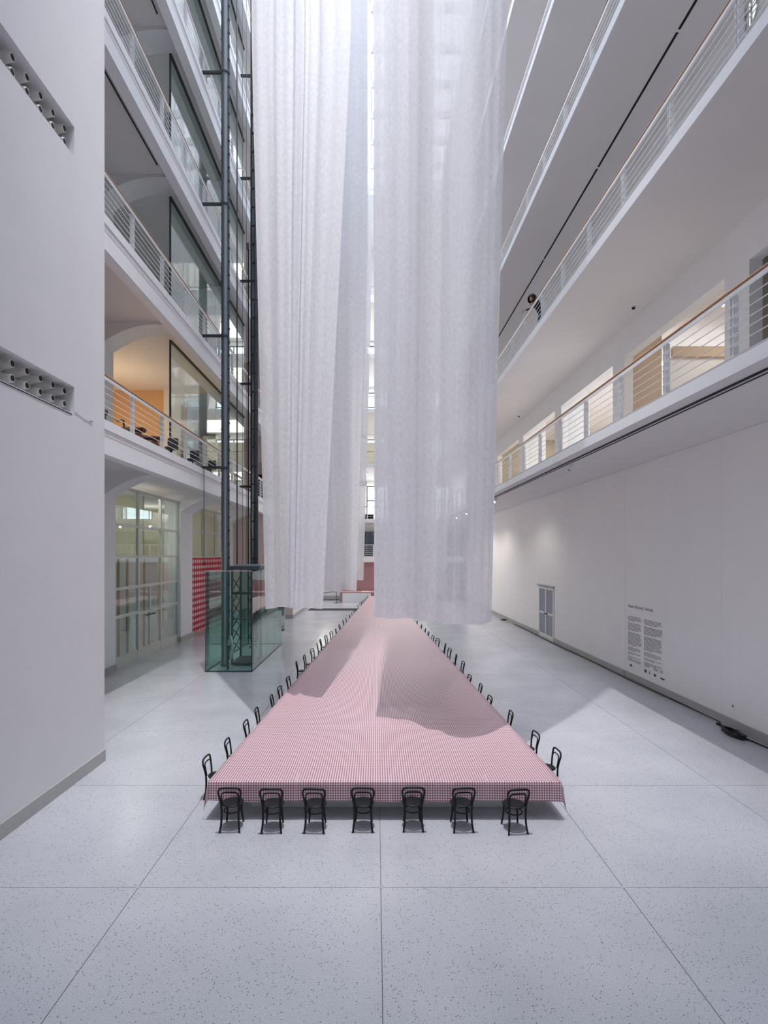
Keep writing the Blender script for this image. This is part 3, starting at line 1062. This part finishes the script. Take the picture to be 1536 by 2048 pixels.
for x0 in (-1.45, .25, 2.02):
    bm = bmesh.new()
    ts = []
    for (yy, zz) in ((TY0 - .04, TZ - .345), (TY0 - .02, TZ - .01), (TY0 - .008, TZ + .006), (TY0 + .3, TZ + .006)):
        xx = x0 if yy < 12 else x0 + .02 * (1)
        ts.append((bm.verts.new((xx - .004, yy, zz)), bm.verts.new((xx + .004, yy, zz))))
    for (a, b), (c, d) in zip(ts, ts[1:]):
        bm.faces.new((a, b, d, c))
    obj('seam', bm, 'seam', tc)

# ------------------------------------------------------------------ chairs
ch = thing('bentwood_chair', '', 'chair', (0, 0, 0), 0, 'black bentwood chairs around the long table')
bm = bmesh.new()
add_lathe(bm, [(.0, .418), (.175, .415), (.19, .42), (.197, .43), (.19, .442), (.165, .446), (.10, .443), (0.001, .441)], 22)
obj('seat', bm, 'black', ch, True)
# rear legs
for s in (-1, 1):
    bm = bmesh.new()
    add_tube(bm, spline([(s * .172, -.225, 0), (s * .152, -.195, .14), (s * .146, -.185, .30), (s * .150, -.185, .43)], 4), [.0165, .017, .0175, .018, .0185, .019, .0195, .02, .02, .0205, .0205, .0205, .0205], 8)
    obj('leg', bm, 'black', ch, True)
for s in (-1, 1):
    bm = bmesh.new()
    add_tube(bm, spline([(s * .150, .185, 0), (s * .135, .155, .15), (s * .125, .135, .30), (s * .122, .13, .42)], 4), [.016, .0165, .017, .0175, .018, .0185, .019, .0195, .0195, .0195, .0195, .0195, .0195], 8)
    obj('leg', bm, 'black', ch, True)
hp = spline([(-.150, -.185, .40), (-.158, -.192, .50), (-.178, -.21, .61), (-.192, -.228, .69), (-.178, -.24, .755), (-.13, -.246, .781), (0, -.252, .787),
             (.13, -.246, .781), (.178, -.24, .755), (.192, -.228, .69), (.178, -.21, .61), (.158, -.192, .50), (.150, -.185, .40)], 4)
bm = bmesh.new(); add_tube(bm, hp, .0185, 8); obj('back_frame', bm, 'black', ch, True)
ip = spline([(-.132, -.178, .46), (-.140, -.192, .56), (-.142, -.208, .645), (-.118, -.22, .69), (-.06, -.226, .702), (.06, -.226, .702), (.118, -.22, .69), (.142, -.208, .645), (.140, -.192, .56), (.132, -.178, .46)], 4)
bm = bmesh.new(); add_tube(bm, ip, .0135, 8); obj('back_hoop', bm, 'black', ch, True)
bm = bmesh.new(); add_tube(bm, [(.142 * math.cos(a), .142 * math.sin(a) - .02, .31) for a in [2 * PI * k / 24 for k in range(24)]], .0115, 6, True); obj('stretcher_ring', bm, 'black', ch, True)

GRP = 'black bentwood chairs around the long table'
used = []


def chair(x, y, rz, label):
    if not used:
        used.append(1)
        ch.location = (x, y, 0); ch.rotation_euler = (0, 0, rz); ch['label'] = label
    else:
        dup(ch, (x, y, 0), rz, label, GRP)


# front row: rear feet positions read at floor level
front = [(460.8, 1661.8, 0.02), (542, 1667, 0.03), (629, 1667, -.04), (726, 1665, -.02), (826.7, 1664, 0.0), (926, 1665.5, .05), (1033, 1669, .13)]
for k, (px, py, rz) in enumerate(front):
    y = H * F / (py - CY)
    x = (px - CX) * y / F
    chair(x, y + (.15 if k == 0 else .208), rz, f'black bentwood chair, {ORD[k]} from the left along the near end of the table')
left = [(411, 10.78), (453, 11.8), (490, 13.1), (512, 14.2), (542, 15.5), (557.5, 16.5), (574.5, 17.8), (592, 20.45), (607.5, 21.7), (622.5, 23.1), (633.6, 24.6),
        (640, 25.8), (650.5, 27.0), (661, 28.3), (670.7, 29.5), (678, 31.3), (685.6, 33.5), (691, 34.8), (698.7, 36.3), (703, 37.7), (708.4, 39.0), (711, 40.2),
        (715, 44.0), (719, 45.4), (722, 46.4), (725.6, 47.6), (729, 48.9), (731, 50.2), (733, 51.4), (735.8, 52.9)]
rnd = random.Random(3)
narrow = {9: .35, 12: .5, 13: .45}
for k, (px, y) in enumerate(left):
    x = (px - CX) * y / F
    x = min(x, xl(y) - .125)
    rz = -PI / 2 + rnd.uniform(-.12, .12) - narrow.get(k, 0) * .6
    chair(x + .25, y, rz, f'black bentwood chair, {ORD[k]} from the near end along the left table side')
right = [(1116, 11.17), (1074, 12.25), (1023.3, 13.92), (980, 15.4), (962.7, 16.86), (937, 18.1), (927.6, 20.42), (913.5, 21.9), (901, 23.3), (891.7, 24.6), (877.6, 25.9),
         (867, 27.05), (857.8, 28.5), (851.6, 29.6), (843.8, 31.2), (835, 33.1)]
nar = {8: .5, 10: .45, 11: .3}
for k, (px, y) in enumerate(right):
    x = (px - CX) * y / F
    x = max(x, xr(y) + .125)
    rz = PI / 2 + rnd.uniform(-.10, .14) + nar.get(k, 0) * .6
    chair(x - .25, y, rz, f'black bentwood chair, {ORD[k]} from the near end along the right table side')

# ------------------------------------------------------------------ hanging curtains


def curtain(label, path, zb, zt, flare, folds, amp, dens=.05, hem=.02, seed=1):
    """path in plan, hung from zb to zt; flare(z) -> (dx per unit position, shift)"""
    rn = random.Random(seed)
    P = spline([(x, y, 0) for x, y in path], 24)
    # resample by arc length
    L = [0]
    for a, b in zip(P, P[1:]):
        L.append(L[-1] + (b - a).length)
    n = max(20, int(L[-1] / dens))
    pts = []
    k = 0
    for i in range(n + 1):
        s = L[-1] * i / n
        while k < len(L) - 2 and L[k + 1] < s:
            k += 1
        f = (s - L[k]) / max(1e-6, L[k + 1] - L[k])
        pts.append((P[k].lerp(P[k + 1], f), s))
    ph = [rn.uniform(0, 6.28) for _ in range(6)]
    bm = bmesh.new()
    uvl = bm.loops.layers.uv.new('UVMap')
    zs = [zb + (zt - zb) * (j / 24) ** 1.25 for j in range(25)]
    grid = []
    for z in zs:
        row = []
        h = (z - zb) / (zt - zb)
        for i, (p, s) in enumerate(pts):
            t = s / L[-1]
            q = pts[min(i + 1, n)][0] - pts[max(i - 1, 0)][0]
            nn = Vector((-q.y, q.x, 0)).normalized()
            env = min(1, t * 8, (1 - t) * 8)
            wv = 0
            for m, fq in enumerate(folds):
                a_ = math.sin(fq * s * .5 + ph[m % 6] + h * 1.2 * (m - 1))
                wv += (1.6 * abs(a_) ** .8 - .9) / (1 + .6 * m)
            wv *= 1.35 * amp * (.55 + .45 * math.sin(s * .9 + ph[5])) * (1 + .5 * h)
            c = p + nn * wv * (.3 + .7 * env)
            dx = flare(t, h)
            zz = z
            if z == zb:
                zz += hem * math.sin(s * 1.7 + ph[2]) + .012 * math.sin(s * 7 + ph[3])
            row.append(bm.verts.new((c.x + dx, c.y, zz)))
        grid.append(row)
    for j in range(24):
        for i in range(n):
            f = bm.faces.new((grid[j][i], grid[j][i + 1], grid[j + 1][i + 1], grid[j + 1][i]))
            f.smooth = True
            for lp, (ii, jj) in zip(f.loops, ((i, j), (i + 1, j), (i + 1, j + 1), (i, j + 1))):
                lp[uvl].uv = (pts[ii][1] + seed * 7.3, zs[jj])
    o = obj('hanging_curtain', bm, 'fabric')
    return tag(o, label, 'curtain')


ZT = 38.0
wide = lambda a, b: (lambda t, h: (a * (1 - t) + b * t) * min(1, h * 2.2))
curtain('large white sheer curtain hanging front right over the table', [(-.05, 13.34), (.4, 13.2), (.82, 12.97), (1.08, 12.45), (1.36, 12.36), (1.52, 12.0), (1.9, 11.86), (2.35, 12.1), (2.66, 12.5)],
        3.27, ZT, wide(.0, .42), (9, 15, 23), .045, seed=1)
curtain('white sheer curtain folded behind the front right one', [(.0, 13.6), (.35, 14.2), (.6, 13.7), (.85, 14.4), (1.15, 13.6), (1.45, 14.2)], 3.3, ZT, wide(-.1, .1), (7, 13, 21), .07, seed=2)
curtain('large white sheer curtain hanging front left near the lift', [(-3.04, 14.95), (-2.75, 15.55), (-2.5, 15.75), (-2.3, 15.2), (-2.1, 15.5), (-1.93, 15.2), (-1.48, 15.07)], 3.3, ZT, wide(-.39, .78), (8, 14, 22), .05, seed=3)
curtain('white sheer curtain second from the front on the left', [(-3.6, 22.9), (-2.9, 22.4), (-2.2, 22.7), (-1.7, 22.3), (-1.2, 22.7), (-.81, 22.5)], 3.3, ZT, wide(-1.4, .45), (6, 11, 19), .08, seed=4)
curtain('white sheer curtain third from the front on the left', [(-3.9, 26.9), (-3.0, 26.4), (-2.2, 26.8), (-1.5, 26.3), (-.95, 26.6)], 3.45, ZT, wide(-2.0, .55), (6, 10, 18), .09, seed=8)
curtain('white sheer curtain farthest back on the left', [(-4.6, 32.7), (-3.4, 32.2), (-2.4, 32.8), (-1.4, 32.3), (-.75, 32.6)], 3.3, ZT, wide(-2.4, .45), (5, 9, 17), .10, seed=5)
curtain('white sheer curtain farther back on the right', [(.5, 20.4), (1.1, 20.0), (1.6, 20.5), (2.0, 20.0), (2.5, 20.3)], 3.3, ZT, wide(-.2, 1.3), (6, 11, 19), .08, seed=6)

# ------------------------------------------------------------------ wall text (right wall)


def on_right(y, z, d=.05):
    return (WR - SH * y - d, y, z)


fnt = thing('wall_text', 'black exhibition text printed on the right wall', 'wall text', (0, 0, 0))
cu = bpy.data.curves.new('title', 'FONT')
cu.body = 'Maxim Vel\u010dovsk\u00fd / Veranda'
cu.size = .165
cu.extrude = .001
cu.materials.append(M['ink'])
to = bpy.data.objects.new('title', cu)
C.objects.link(to)
to.parent = fnt
to.location = (WR - SH * 21.1 - .0365, 21.1, 2.78)
to.rotation_euler = (PI / 2, 0, -PI / 2 + math.atan(SH))
bpy.context.view_layer.update()
tm = bpy.data.meshes.new_from_object(to.evaluated_get(bpy.context.evaluated_depsgraph_get()))
tn = bpy.data.objects.new('title', tm)
C.objects.link(tn)
tn.parent = fnt
tn.location, tn.rotation_euler = to.location.copy(), to.rotation_euler.copy()
bpy.data.objects.remove(to)
tn.name = 'title'
rt = random.Random(11)


def words_block(y0, z0, width, lines, lh, name, mat='greyprint', xh=.022):
    bm = bmesh.new()
    for li, frac in enumerate(lines):
        if frac <= 0:
            continue
        y = y0
        zz = z0 - li * lh
        end = y0 - width * frac
        while y > end:
            wl_ = rt.uniform(.03, .13)
            wl_ = min(wl_, y - end)
            x = WR - SH * y - .0362
            # a word: a row of small letter strokes
            yy = y
            while yy > y - wl_ + .004:
                hgt = xh * rt.choice((1, 1, 1, 1.45))
                wd = rt.uniform(.008, .014)
                add_box(bm, x - .001, x + .0015, max(yy - wd, y - wl_), yy, zz, zz + hgt)
                yy -= wd + .006
            y -= wl_ + .016
    o = obj(name, bm, mat, fnt)
    o['kind'] = 'stuff'
    return o


def para(*ns):
    out = []
    for n in ns:
        out += [rt.uniform(.9, 1.0) for _ in range(n - 1)] + [rt.uniform(.3, .8), 0]
    return out


words_block(21.1, 2.42, 1.05, para(4, 6, 10, 3, 2, 2), .0515, 'text_column')
words_block(19.86, 2.42, 1.25, para(4, 6, 10, 3, 2, 2), .0515, 'text_column')
words_block(21.1, .78, 1.0, [1, .95], .05, 'credit_line')
for y0, wd in ((19.86, .4), (19.2, .33), (18.78, .2)):
    words_block(y0, .78, wd, [1, .9], .05, 'credit_line')
bm = bmesh.new()
for y0, wd, hh in ((20.95, .19, .09), (19.84, .17, .13), (19.5, .05, .12), (19.18, .16, .10), (18.75, .28, .06)):
    x = WR - SH * y0 - .0362
    n = 5
    for k in range(n):
        add_box(bm, x - .001, x + .0015, y0 - wd * (k + .75) / n, y0 - wd * k / n, .52, .52 + hh * (1 if k % 2 else .8))
obj('sponsor_marks', bm, 'ink', fnt)

# ------------------------------------------------------------------ floor cable along the right wall, and bundle
pts = [(10.06 - SH * y - .11 - .03 * math.sin(y * .7) - .04 * math.sin(y * .23 + 1), y, .026) for y in [15.05 + .8 * k for k in range(29)]]
o = tube('floor_cable', pts, .026, 'rubber', None, 6)
tag(o, 'long black cable lying along the base of the right wall', 'cable')
o = tube('floor_cable', spline([(9.62, 14.2, .016), (9.68, 13.8, .016), (9.72, 13.2, .016), (9.72, 12.0, .016), (9.66, 9.0, .016), (9.7, 6.0, .016)], 6), .022, 'rubber', None, 6)
tag(o, 'black cable running from the coil out of frame at right', 'cable')
co = thing('cable_coil', 'black coil of cable with plugs on the floor by the right wall', 'cable coil', (9.52, 14.45, 0))
for k in range(9):
    rr = random.Random(k)
    a0 = rr.uniform(-.3, .3)
    loop = [((.13 + rr.uniform(-.03, .03)) * math.cos(a) + rr.uniform(-.012, .012), (.42 + rr.uniform(-.06, .06)) * math.sin(a), .016 + .012 * k + .008 * math.sin(3 * a)) for a in [2 * PI * i / 20 for i in range(20)]]
    tube('loop', loop, .014, 'rubber', co, 6, True)
bm = bmesh.new(); add_box(bm, .08, .16, .52, .68, .0, .07); bmesh.ops.bevel(bm, geom=bm.edges[:], offset=.015, segments=2, affect='EDGES'); obj('plug', bm, 'rubber', co)
bm = bmesh.new(); add_box(bm, .1, .19, .78, .92, .0, .07); bmesh.ops.bevel(bm, geom=bm.edges[:], offset=.015, segments=2, affect='EDGES'); obj('plug', bm, 'rubber', co)
sk = thing('wall_socket', 'small white socket low on the right wall above the cable coil', 'socket', on_right(15.0, .62, .02))
box('face_plate', -.014, 0, -.06, .06, -.06, .06, 'white', sk, bevel=.003)
bm = bmesh.new(); add_lathe(bm, [(.03, 0), (.03, .004)], 12, Matrix.Translation((-.014, 0, 0)) @ Matrix.Rotation(-PI / 2, 4, 'Y')); obj('outlet', bm, 'darkgrey', sk)
bm = bmesh.new(); add_lathe(bm, [(.0, .0), (.3, 0.0), (.26, .06), (.10, .09), (.001, .10)], 18)
o = obj('floor_puck', bm, 'rubber', None, True)
o.location = (9.42, 40.0, 0)
o.scale = (.8, 1.1, 1)
tag(o, 'flat black cable hub on the floor at the far right', 'cable hub')

# ------------------------------------------------------------------ track spotlights and sensors


def spot(x, y, z, lit, label):
    t = thing('track_spotlight', label, 'spotlight', (x, y, z))
    tube('stem', [(0, 0, 0), (0, 0, -.14)], .014, 'white', t, 6)
    bm = bmesh.new()
    mt = Matrix.Translation((0, 0, -.2)) @ Matrix.Rotation(math.radians(35), 4, 'Y')
    add_lathe(bm, [(.055, -.12), (.065, -.1), (.065, .1), (.05, .12)], 14, mt)
    obj('head', bm, 'white', t, True)
    bm = bmesh.new()
    add_lathe(bm, [(.052, -.125), (.052, -.121)], 14, mt)
    obj('lens', bm, 'lamp' if lit else 'darkgrey', t)
    if lit:
        bm = bmesh.new()
        add_lathe(bm, [(.001, -.18), (.05, -.165), (.065, -.13), (.05, -.122)], 12, mt)
        obj('bulb', bm, 'lamp', t)
    return t


zs1 = LV[0] - .36
spot(7.17 - SH * 19.4, 19.4, zs1, False, 'white unlit track spotlight under the lowest right balcony, near one')
spot(7.17 - SH * 31, 31, zs1, True, 'lit track spotlight under the lowest right balcony, right of the curtain')
spot(7.17 - SH * 40, 40, zs1, True, 'lit track spotlight shining through the curtain, nearer of two')
spot(7.17 - SH * 44.5, 44.5, zs1, True, 'lit track spotlight shining through the curtain, farther of two')
spot(-5.2, 56.4, LV[0] - .36, True, 'lit spotlight under the far gallery shining through the left curtain')
spot(1.5, 56.4, LV[0] - .36, True, 'added fill spotlight under the middle of the far gallery')  # added fixture, houses a fill lamp for the dark far floor
spot(4.6, 56.4, LV[0] - .36, True, 'added fill spotlight under the right part of the far gallery')  # added likewise, to lift the far floor on the right
spot(-.9, 58, LV[1] - .36, True, 'lit spotlight under the second far gallery in the gap between curtains')
for x, y, lab in ((9.4, 19.8, 'nearer'), (9.3, 35.3, 'farther')):
    t = thing('ceiling_sensor', f'small dark dome sensor on the second right balcony ceiling, {lab} one', 'sensor', (x, y, LV[1] - .32))
    bm = bmesh.new(); add_lathe(bm, [(.001, -.10), (.04, -.09), (.06, -.05), (.06, -.03)], 12); obj('dome', bm, 'dark', t, True)
    bm = bmesh.new(); add_lathe(bm, [(.09, -.03), (.09, 0)], 14); obj('base', bm, 'white', t, True)

# room lamps behind the first right gallery
n = 0
LAMPN = ['single one in the beige room', 'left of three in the white room', 'right of three in the white room', 'middle of three in the white room', 'single one in the far white room', 'single one in the nearest room']
for x, y in ((12.8, 19.6), (12.6, 25.2), (13.2, 26.8), (13.6, 25.6), (12.9, 34.2)):
    n += 1
    z = LV[1] - .34
    t = thing('ceiling_lamp', f'round lit ceiling lamp, {LAMPN[n - 1]} behind the first right gallery', 'lamp', (x, y, z))
    bm = bmesh.new(); add_lathe(bm, [(.16, -.03), (.16, 0)], 16); obj('lens', bm, 'lamp', t)
    bm = bmesh.new(); add_tube(bm, [(.17 * math.cos(a), .17 * math.sin(a), -.02) for a in [2 * PI * k / 16 for k in range(16)]], .02, 6, True); obj('trim_ring', bm, 'white', t)
for x, y, e, c in ((15.0, 18.0, 110, (1, .95, .88)), (15.0, 25.0, 230, (.90, .95, 1)), (15.0, 32.0, 190, (1, .98, .94)), (13.5, 39.5, 110, (1, .85, .65)), (14, 46.5, 80, (1, .8, .6))):
    lamp('room_light', 'AREA', (x, y, LV[1] - .34), e, c, shape='RECTANGLE', size=4, size_y=3.5)
lamp('room_light', 'POINT', (-12.8, 26, LV[0] + 2.6), 110, (1, .78, .5), shadow_soft_size=.3)
lamp('room_light', 'POINT', (-14.5, 26.5, 6.6), 110, (1, .95, .84), shadow_soft_size=.8, specular_factor=.1)
lamp('shop_fill', 'AREA', (-11.75, 26.2, 8.05), 75, (1, .97, .93), shape='RECTANGLE', size=.5, size_y=3.0)  # added area light that brightens the boards behind the glass front
lamp('room_light', 'POINT', (-15.5, 37, 6.6), 100, (1, .95, .84), shadow_soft_size=.8, specular_factor=.1)
for x, y, e, tilt in ((7.17 - SH * 31, 31, 110, 0), (7.17 - SH * 40, 40, 200, 0), (7.17 - SH * 44.5, 44.5, 240, 0), (1.5, 56.4, 700, -35), (-5.2, 56.4, 500, -35), (4.6, 56.4, 500, -35)):
    lamp('track_light', 'SPOT', (x, y, LV[0] - .78), e, (1, .94, .86), (math.radians(tilt), 0, 0), spot_size=math.radians(150), spot_blend=.6, shadow_soft_size=.06, specular_factor=.3)  # tilted ones under the far gallery are added to brighten the far floor
for L in range(5):
    lamp('gallery_fill', 'AREA', (1.5, 62, LV[L] + 5.68 - .37), 420, (1, .93, .84), shape='RECTANGLE', size=10, size_y=6)  # added fill under each far gallery soffit, to brighten the far end

# ------------------------------------------------------------------ things on the balconies
sf = thing('armchair', 'brown rounded armchair back behind the first left railing', 'armchair', (-8.08, 18.0, LV[0]))
bm = bmesh.new()
add_lathe(bm, [(.30, 0), (.34, .08), (.34, .28), (.28, .34), (.001, .36)], 18); obj('seat', bm, 'brown', sf, True)
bm = bmesh.new()
pr = [(.34 * math.cos(a), .34 * math.sin(a) + .0, .44 + .08 * math.sin(a)) for a in [PI * k / 14 for k in range(15)]]
add_tube(bm, pr, .10, 8); obj('backrest', bm, 'brown', sf, True)
s2 = dup(sf, (-8.08, 19.3, LV[0]), .4, 'brown low armchair just left of the glass screen, first left balcony')
s3 = dup(sf, (-8.08, 15.5, LV[0]), .9, 'brown armchair at the wall edge, first left balcony')
ml = thing('desk_lamp', 'small black microphone-like lamp on a bent cord, first left balcony', 'lamp', (-7.8, 16.7, LV[0]))
tube('cord', spline([(0, -.5, .36), (0, -.3, .34), (0, -.1, .44), (0, .05, .45)], 5), .012, 'rubber', ml, 6)
tube('head', [(0, .05, .47), (0, .08, .33), (0, .1, .22)], [.03, .028, .015], 'rubber', ml, 8)
tube('stand', [(0, .1, .24), (0, .12, 0)], .012, 'rubber', ml, 6)
ms0 = None
for i, (y, lab) in enumerate(((21.0, 'nearest of three'), (23.5, 'middle of three'), (26.0, 'farthest of three'))):
    if ms0 is None:
        ms0 = thing('seat_chair', f'dark grey padded chair at the first left railing, {lab}', 'chair', (-7.86, y, LV[0]), PI / 2 + .08, 'dark grey chairs on the first left balcony')
        box('backrest', -.05, .05, -.2, .2, .38, .82, 'darkgrey', ms0, bevel=.03)
        box('seat', -.4, .02, -.2, .2, .34, .42, 'darkgrey', ms0, bevel=.02)
        tube('leg', [(-.2, 0, .34), (-.2, 0, .03)], .03, 'steel2', ms0, 6)
        bm = bmesh.new(); add_lathe(bm, [(.2, 0), (.2, .03)], 14, Matrix.Translation((-.2, 0, 0))); obj('foot', bm, 'steel2', ms0)
    else:
        dup(ms0, (-7.86, y, LV[0]), PI / 2 - .05 * i, f'dark grey padded chair at the first left railing, {lab}')
bg_ = thing('tote_bag', 'pale blue bag on the floor behind the second right railing', 'bag', (7.25 - SH * 20.6, 20.6, LV[1]))
bm = bmesh.new(); add_box(bm, -.12, .12, -.5, .5, 0, .55)
for v in bm.verts:
    if v.co.z > .3:
        v.co.y *= .85; v.co.x *= .5
bmesh.ops.bevel(bm, geom=bm.edges[:], offset=.04, segments=2, affect='EDGES')
obj('body', bm, 'paleblue', bg_, True)
tube('handle', spline([(0, -.2, .53), (0, -.15, .72), (0, .15, .72), (0, .2, .53)], 5), .015, 'paleblue', bg_, 6)
for x, y, lab in ((11.2, 35.2, 'olive room'), (10.9, 42.2, 'farther room')):
    t = thing('standing_board', f'purple board standing in the {lab} behind the first right gallery', 'board', (x - SH * y, y, LV[0]))
    box('panel', -.5, .5, -.02, .02, .05, .9, 'purple', t)
    box('foot', -.3, .3, -.12, .12, 0, .05, 'steel2', t)
# boxes on far first gallery
t = thing('equipment_case', 'dark equipment case behind the first far gallery railing', 'case', (-.75, 57, LV[0]))
box('body', -.55, .5, -.25, .25, 0, .5, 'dark', t, bevel=.02)
box('lid', -.56, .51, -.26, .26, .5, .58, 'darkgrey', t, bevel=.02)
o = box('mural', -6.0, 5.9, 65.93, 66.0, LV[1] + 1.0, LV[1] + 4.3, 'mural')
tag(o, 'grey green mural panel on the second far gallery wall', 'mural')

# ------------------------------------------------------------------ person leaning on the second right railing


def skin_mesh(name, nodes, edges, mat, parent, levels=2):
    me = bpy.data.meshes.new(name)
    me.from_pydata([n[0] for n in nodes], edges, [])
    o = bpy.data.objects.new(name, me)
    C.objects.link(o)
    o.parent = parent
    me.materials.append(M[mat])
    md = o.modifiers.new('skin', 'SKIN')
    md.use_smooth_shade = True
    for i, n in enumerate(nodes):
        me.skin_vertices[0].data[i].radius = (n[1], n[2] if len(n) > 2 else n[1])
    me.skin_vertices[0].data[0].use_root = True
    sd = o.modifiers.new('sub', 'SUBSURF')
    sd.levels = sd.render_levels = levels
    return o


PY = 23.3
pe = thing('person', 'person with long dark hair in black leaning over the second right railing', 'person', (7.10 - SH * PY, PY, LV[1] + .012))
# local: -x is towards the void; the person faces -x and a little -y
body = [((.22, 0, .92), .15, .12), ((.17, 0, 1.12), .14, .11), ((.06, 0, 1.36), .17, .11), ((-.05, 0, 1.46), .07), ((-.13, 0, 1.53), .055),
        ((.04, .19, 1.42), .065), ((-.04, .36, 1.39), .052), ((-.11, .44, 1.385), .045), ((-.25, .63, 1.41), .034),
        ((.05, -.19, 1.40), .065), ((-.02, -.34, 1.40), .05), ((-.10, -.30, 1.385), .044), ((-.14, -.12, 1.395), .034)]
be = [(0, 1), (1, 2), (2, 3), (3, 4), (2, 5), (5, 6), (6, 7), (7, 8), (2, 9), (9, 10), (10, 11), (11, 12)]
skin_mesh('torso', body, be, 'cloth_black', pe)
legs = [((.22, 0, .93), .15, .12), ((.22, .10, .82), .10), ((.20, .11, .48), .065), ((.24, .11, .09), .045), ((.12, .12, .04), .04),
        ((.22, -.10, .82), .10), ((.24, -.11, .48), .065), ((.27, -.11, .09), .045), ((.15, -.12, .04), .04)]
skin_mesh('trousers', legs, [(0, 1), (1, 2), (2, 3), (3, 4), (0, 5), (5, 6), (6, 7), (7, 8)], 'denim', pe)
# head
bm = bmesh.new()
bmesh.ops.create_uvsphere(bm, u_segments=24, v_segments=16, radius=1)
for v in bm.verts:
    c = v.co
    c.x *= .10; c.y *= .08; c.z *= .125
    if c.z < -.03:
        k = (-.03 - c.z) / .095
        c.y *= 1 - .35 * k
        c.x *= 1 - .15 * k
    # nose, brow and eye sockets on the -x side
    if c.x < -.06:
        dy, dz = c.y, c.z + .02
        c.x -= .022 * math.exp(-(dy / .014) ** 2 - (dz / .028) ** 2)
        for s in (-1, 1):
            c.x += .012 * math.exp(-((c.y - s * .032) / .016) ** 2 - ((c.z - .012) / .014) ** 2)
        c.x -= .006 * math.exp(-(c.y / .03) ** 2 - ((c.z + .065) / .012) ** 2)
hd = obj('head', bm, 'skin', pe, True)
hd.location = (-.175, 0, 1.60)
hd.rotation_euler = (0, math.radians(-22), math.radians(38))
for s in (-1, 1):
    bm = bmesh.new(); bmesh.ops.create_uvsphere(bm, u_segments=10, v_segments=8, radius=.013)
    e = obj('eye', bm, 'dark', hd, True); e.location = (-.088, s * .032, .012)
    bm = bmesh.new(); bmesh.ops.create_uvsphere(bm, u_segments=8, v_segments=6, radius=1)
    for v in bm.verts:
        v.co = Vector((v.co.x * .018, v.co.y * .008, v.co.z * .03))
    e = obj('ear', bm, 'skin', hd, True); e.location = (.01, s * .082, 0)
bm = bmesh.new(); add_tube(bm, [(-.092, -.028, -.062), (-.102, 0, -.064), (-.092, .028, -.062)], .006, 6); obj('mouth', bm, 'brown', hd, True)
# beard and hair
bm = bmesh.new()
bmesh.ops.create_uvsphere(bm, u_segments=26, v_segments=18, radius=1)
rh = random.Random(5)
kill = []
for v in bm.verts:
    c = v.co
    c.x = c.x * .15 + .035; c.y *= .165; c.z = c.z * .185 + .01
    if c.z < 0:
        c.y *= 1.08
    j = 1 + rh.uniform(-.05, .06)
    c.x *= j; c.y *= j
    if c.x < -.052 and c.z < .085 and abs(c.y) < .095:
        kill.append(v)
bmesh.ops.delete(bm, geom=kill, context='VERTS')
hr_ = obj('hair', bm, 'hair', pe, True)
hr_.scale = (1.12, 1.15, 1.12)
hr_.location = hd.location
hr_.rotation_euler = hd.rotation_euler
bm = bmesh.new()
bmesh.ops.create_uvsphere(bm, u_segments=16, v_segments=10, radius=1)
kill = []
for v in bm.verts:
    v.co = Vector((v.co.x * .102, v.co.y * .068, v.co.z * .115))
    if v.co.z > -.045 or v.co.x > .02:
        kill.append(v)
bmesh.ops.delete(bm, geom=kill, context='VERTS')
bd_ = obj('beard', bm, 'hair', hd, True)
bd_.location = (-.004, 0, -.008)


def hand(parent, loc, rot, side):
    nodes = [((0, 0, 0), .026, .02), ((-.05, 0, -.01), .036, .016), ((-.09, 0, -.03), .038, .015)]
    ed = [(0, 1), (1, 2)]
    hh = skin_mesh('hand', nodes, ed, 'skin', parent)
    hh.location = loc
    hh.rotation_euler = rot
    for k, (yy, ln) in enumerate(((-.028, .065), (-.009, .078), (.010, .072), (.028, .055))):
        nd = [((-.075, yy * .9, -.022), .0095), ((-.10 - ln * .3, yy, -.045), .009), ((-.10 - ln * .55, yy, -.05 - ln * .45), .0085), ((-.10 - ln * .6, yy, -.05 - ln * .95), .007)]
        f_ = skin_mesh('finger', nd, [(0, 1), (1, 2), (2, 3)], 'skin', hh, 1)
    skin_mesh('thumb', [((-.03, side * .02, -.01), .012), ((-.065, side * .05, -.03), .0105), ((-.09, side * .058, -.06), .0085)], [(0, 1), (1, 2)], 'skin', hh, 1)
    return hh


hand(pe, (-.255, .64, 1.41), (0, math.radians(20), math.radians(-52)), -1)
hand(pe, (-.14, -.115, 1.395), (0, math.radians(20), math.radians(-55)), 1)
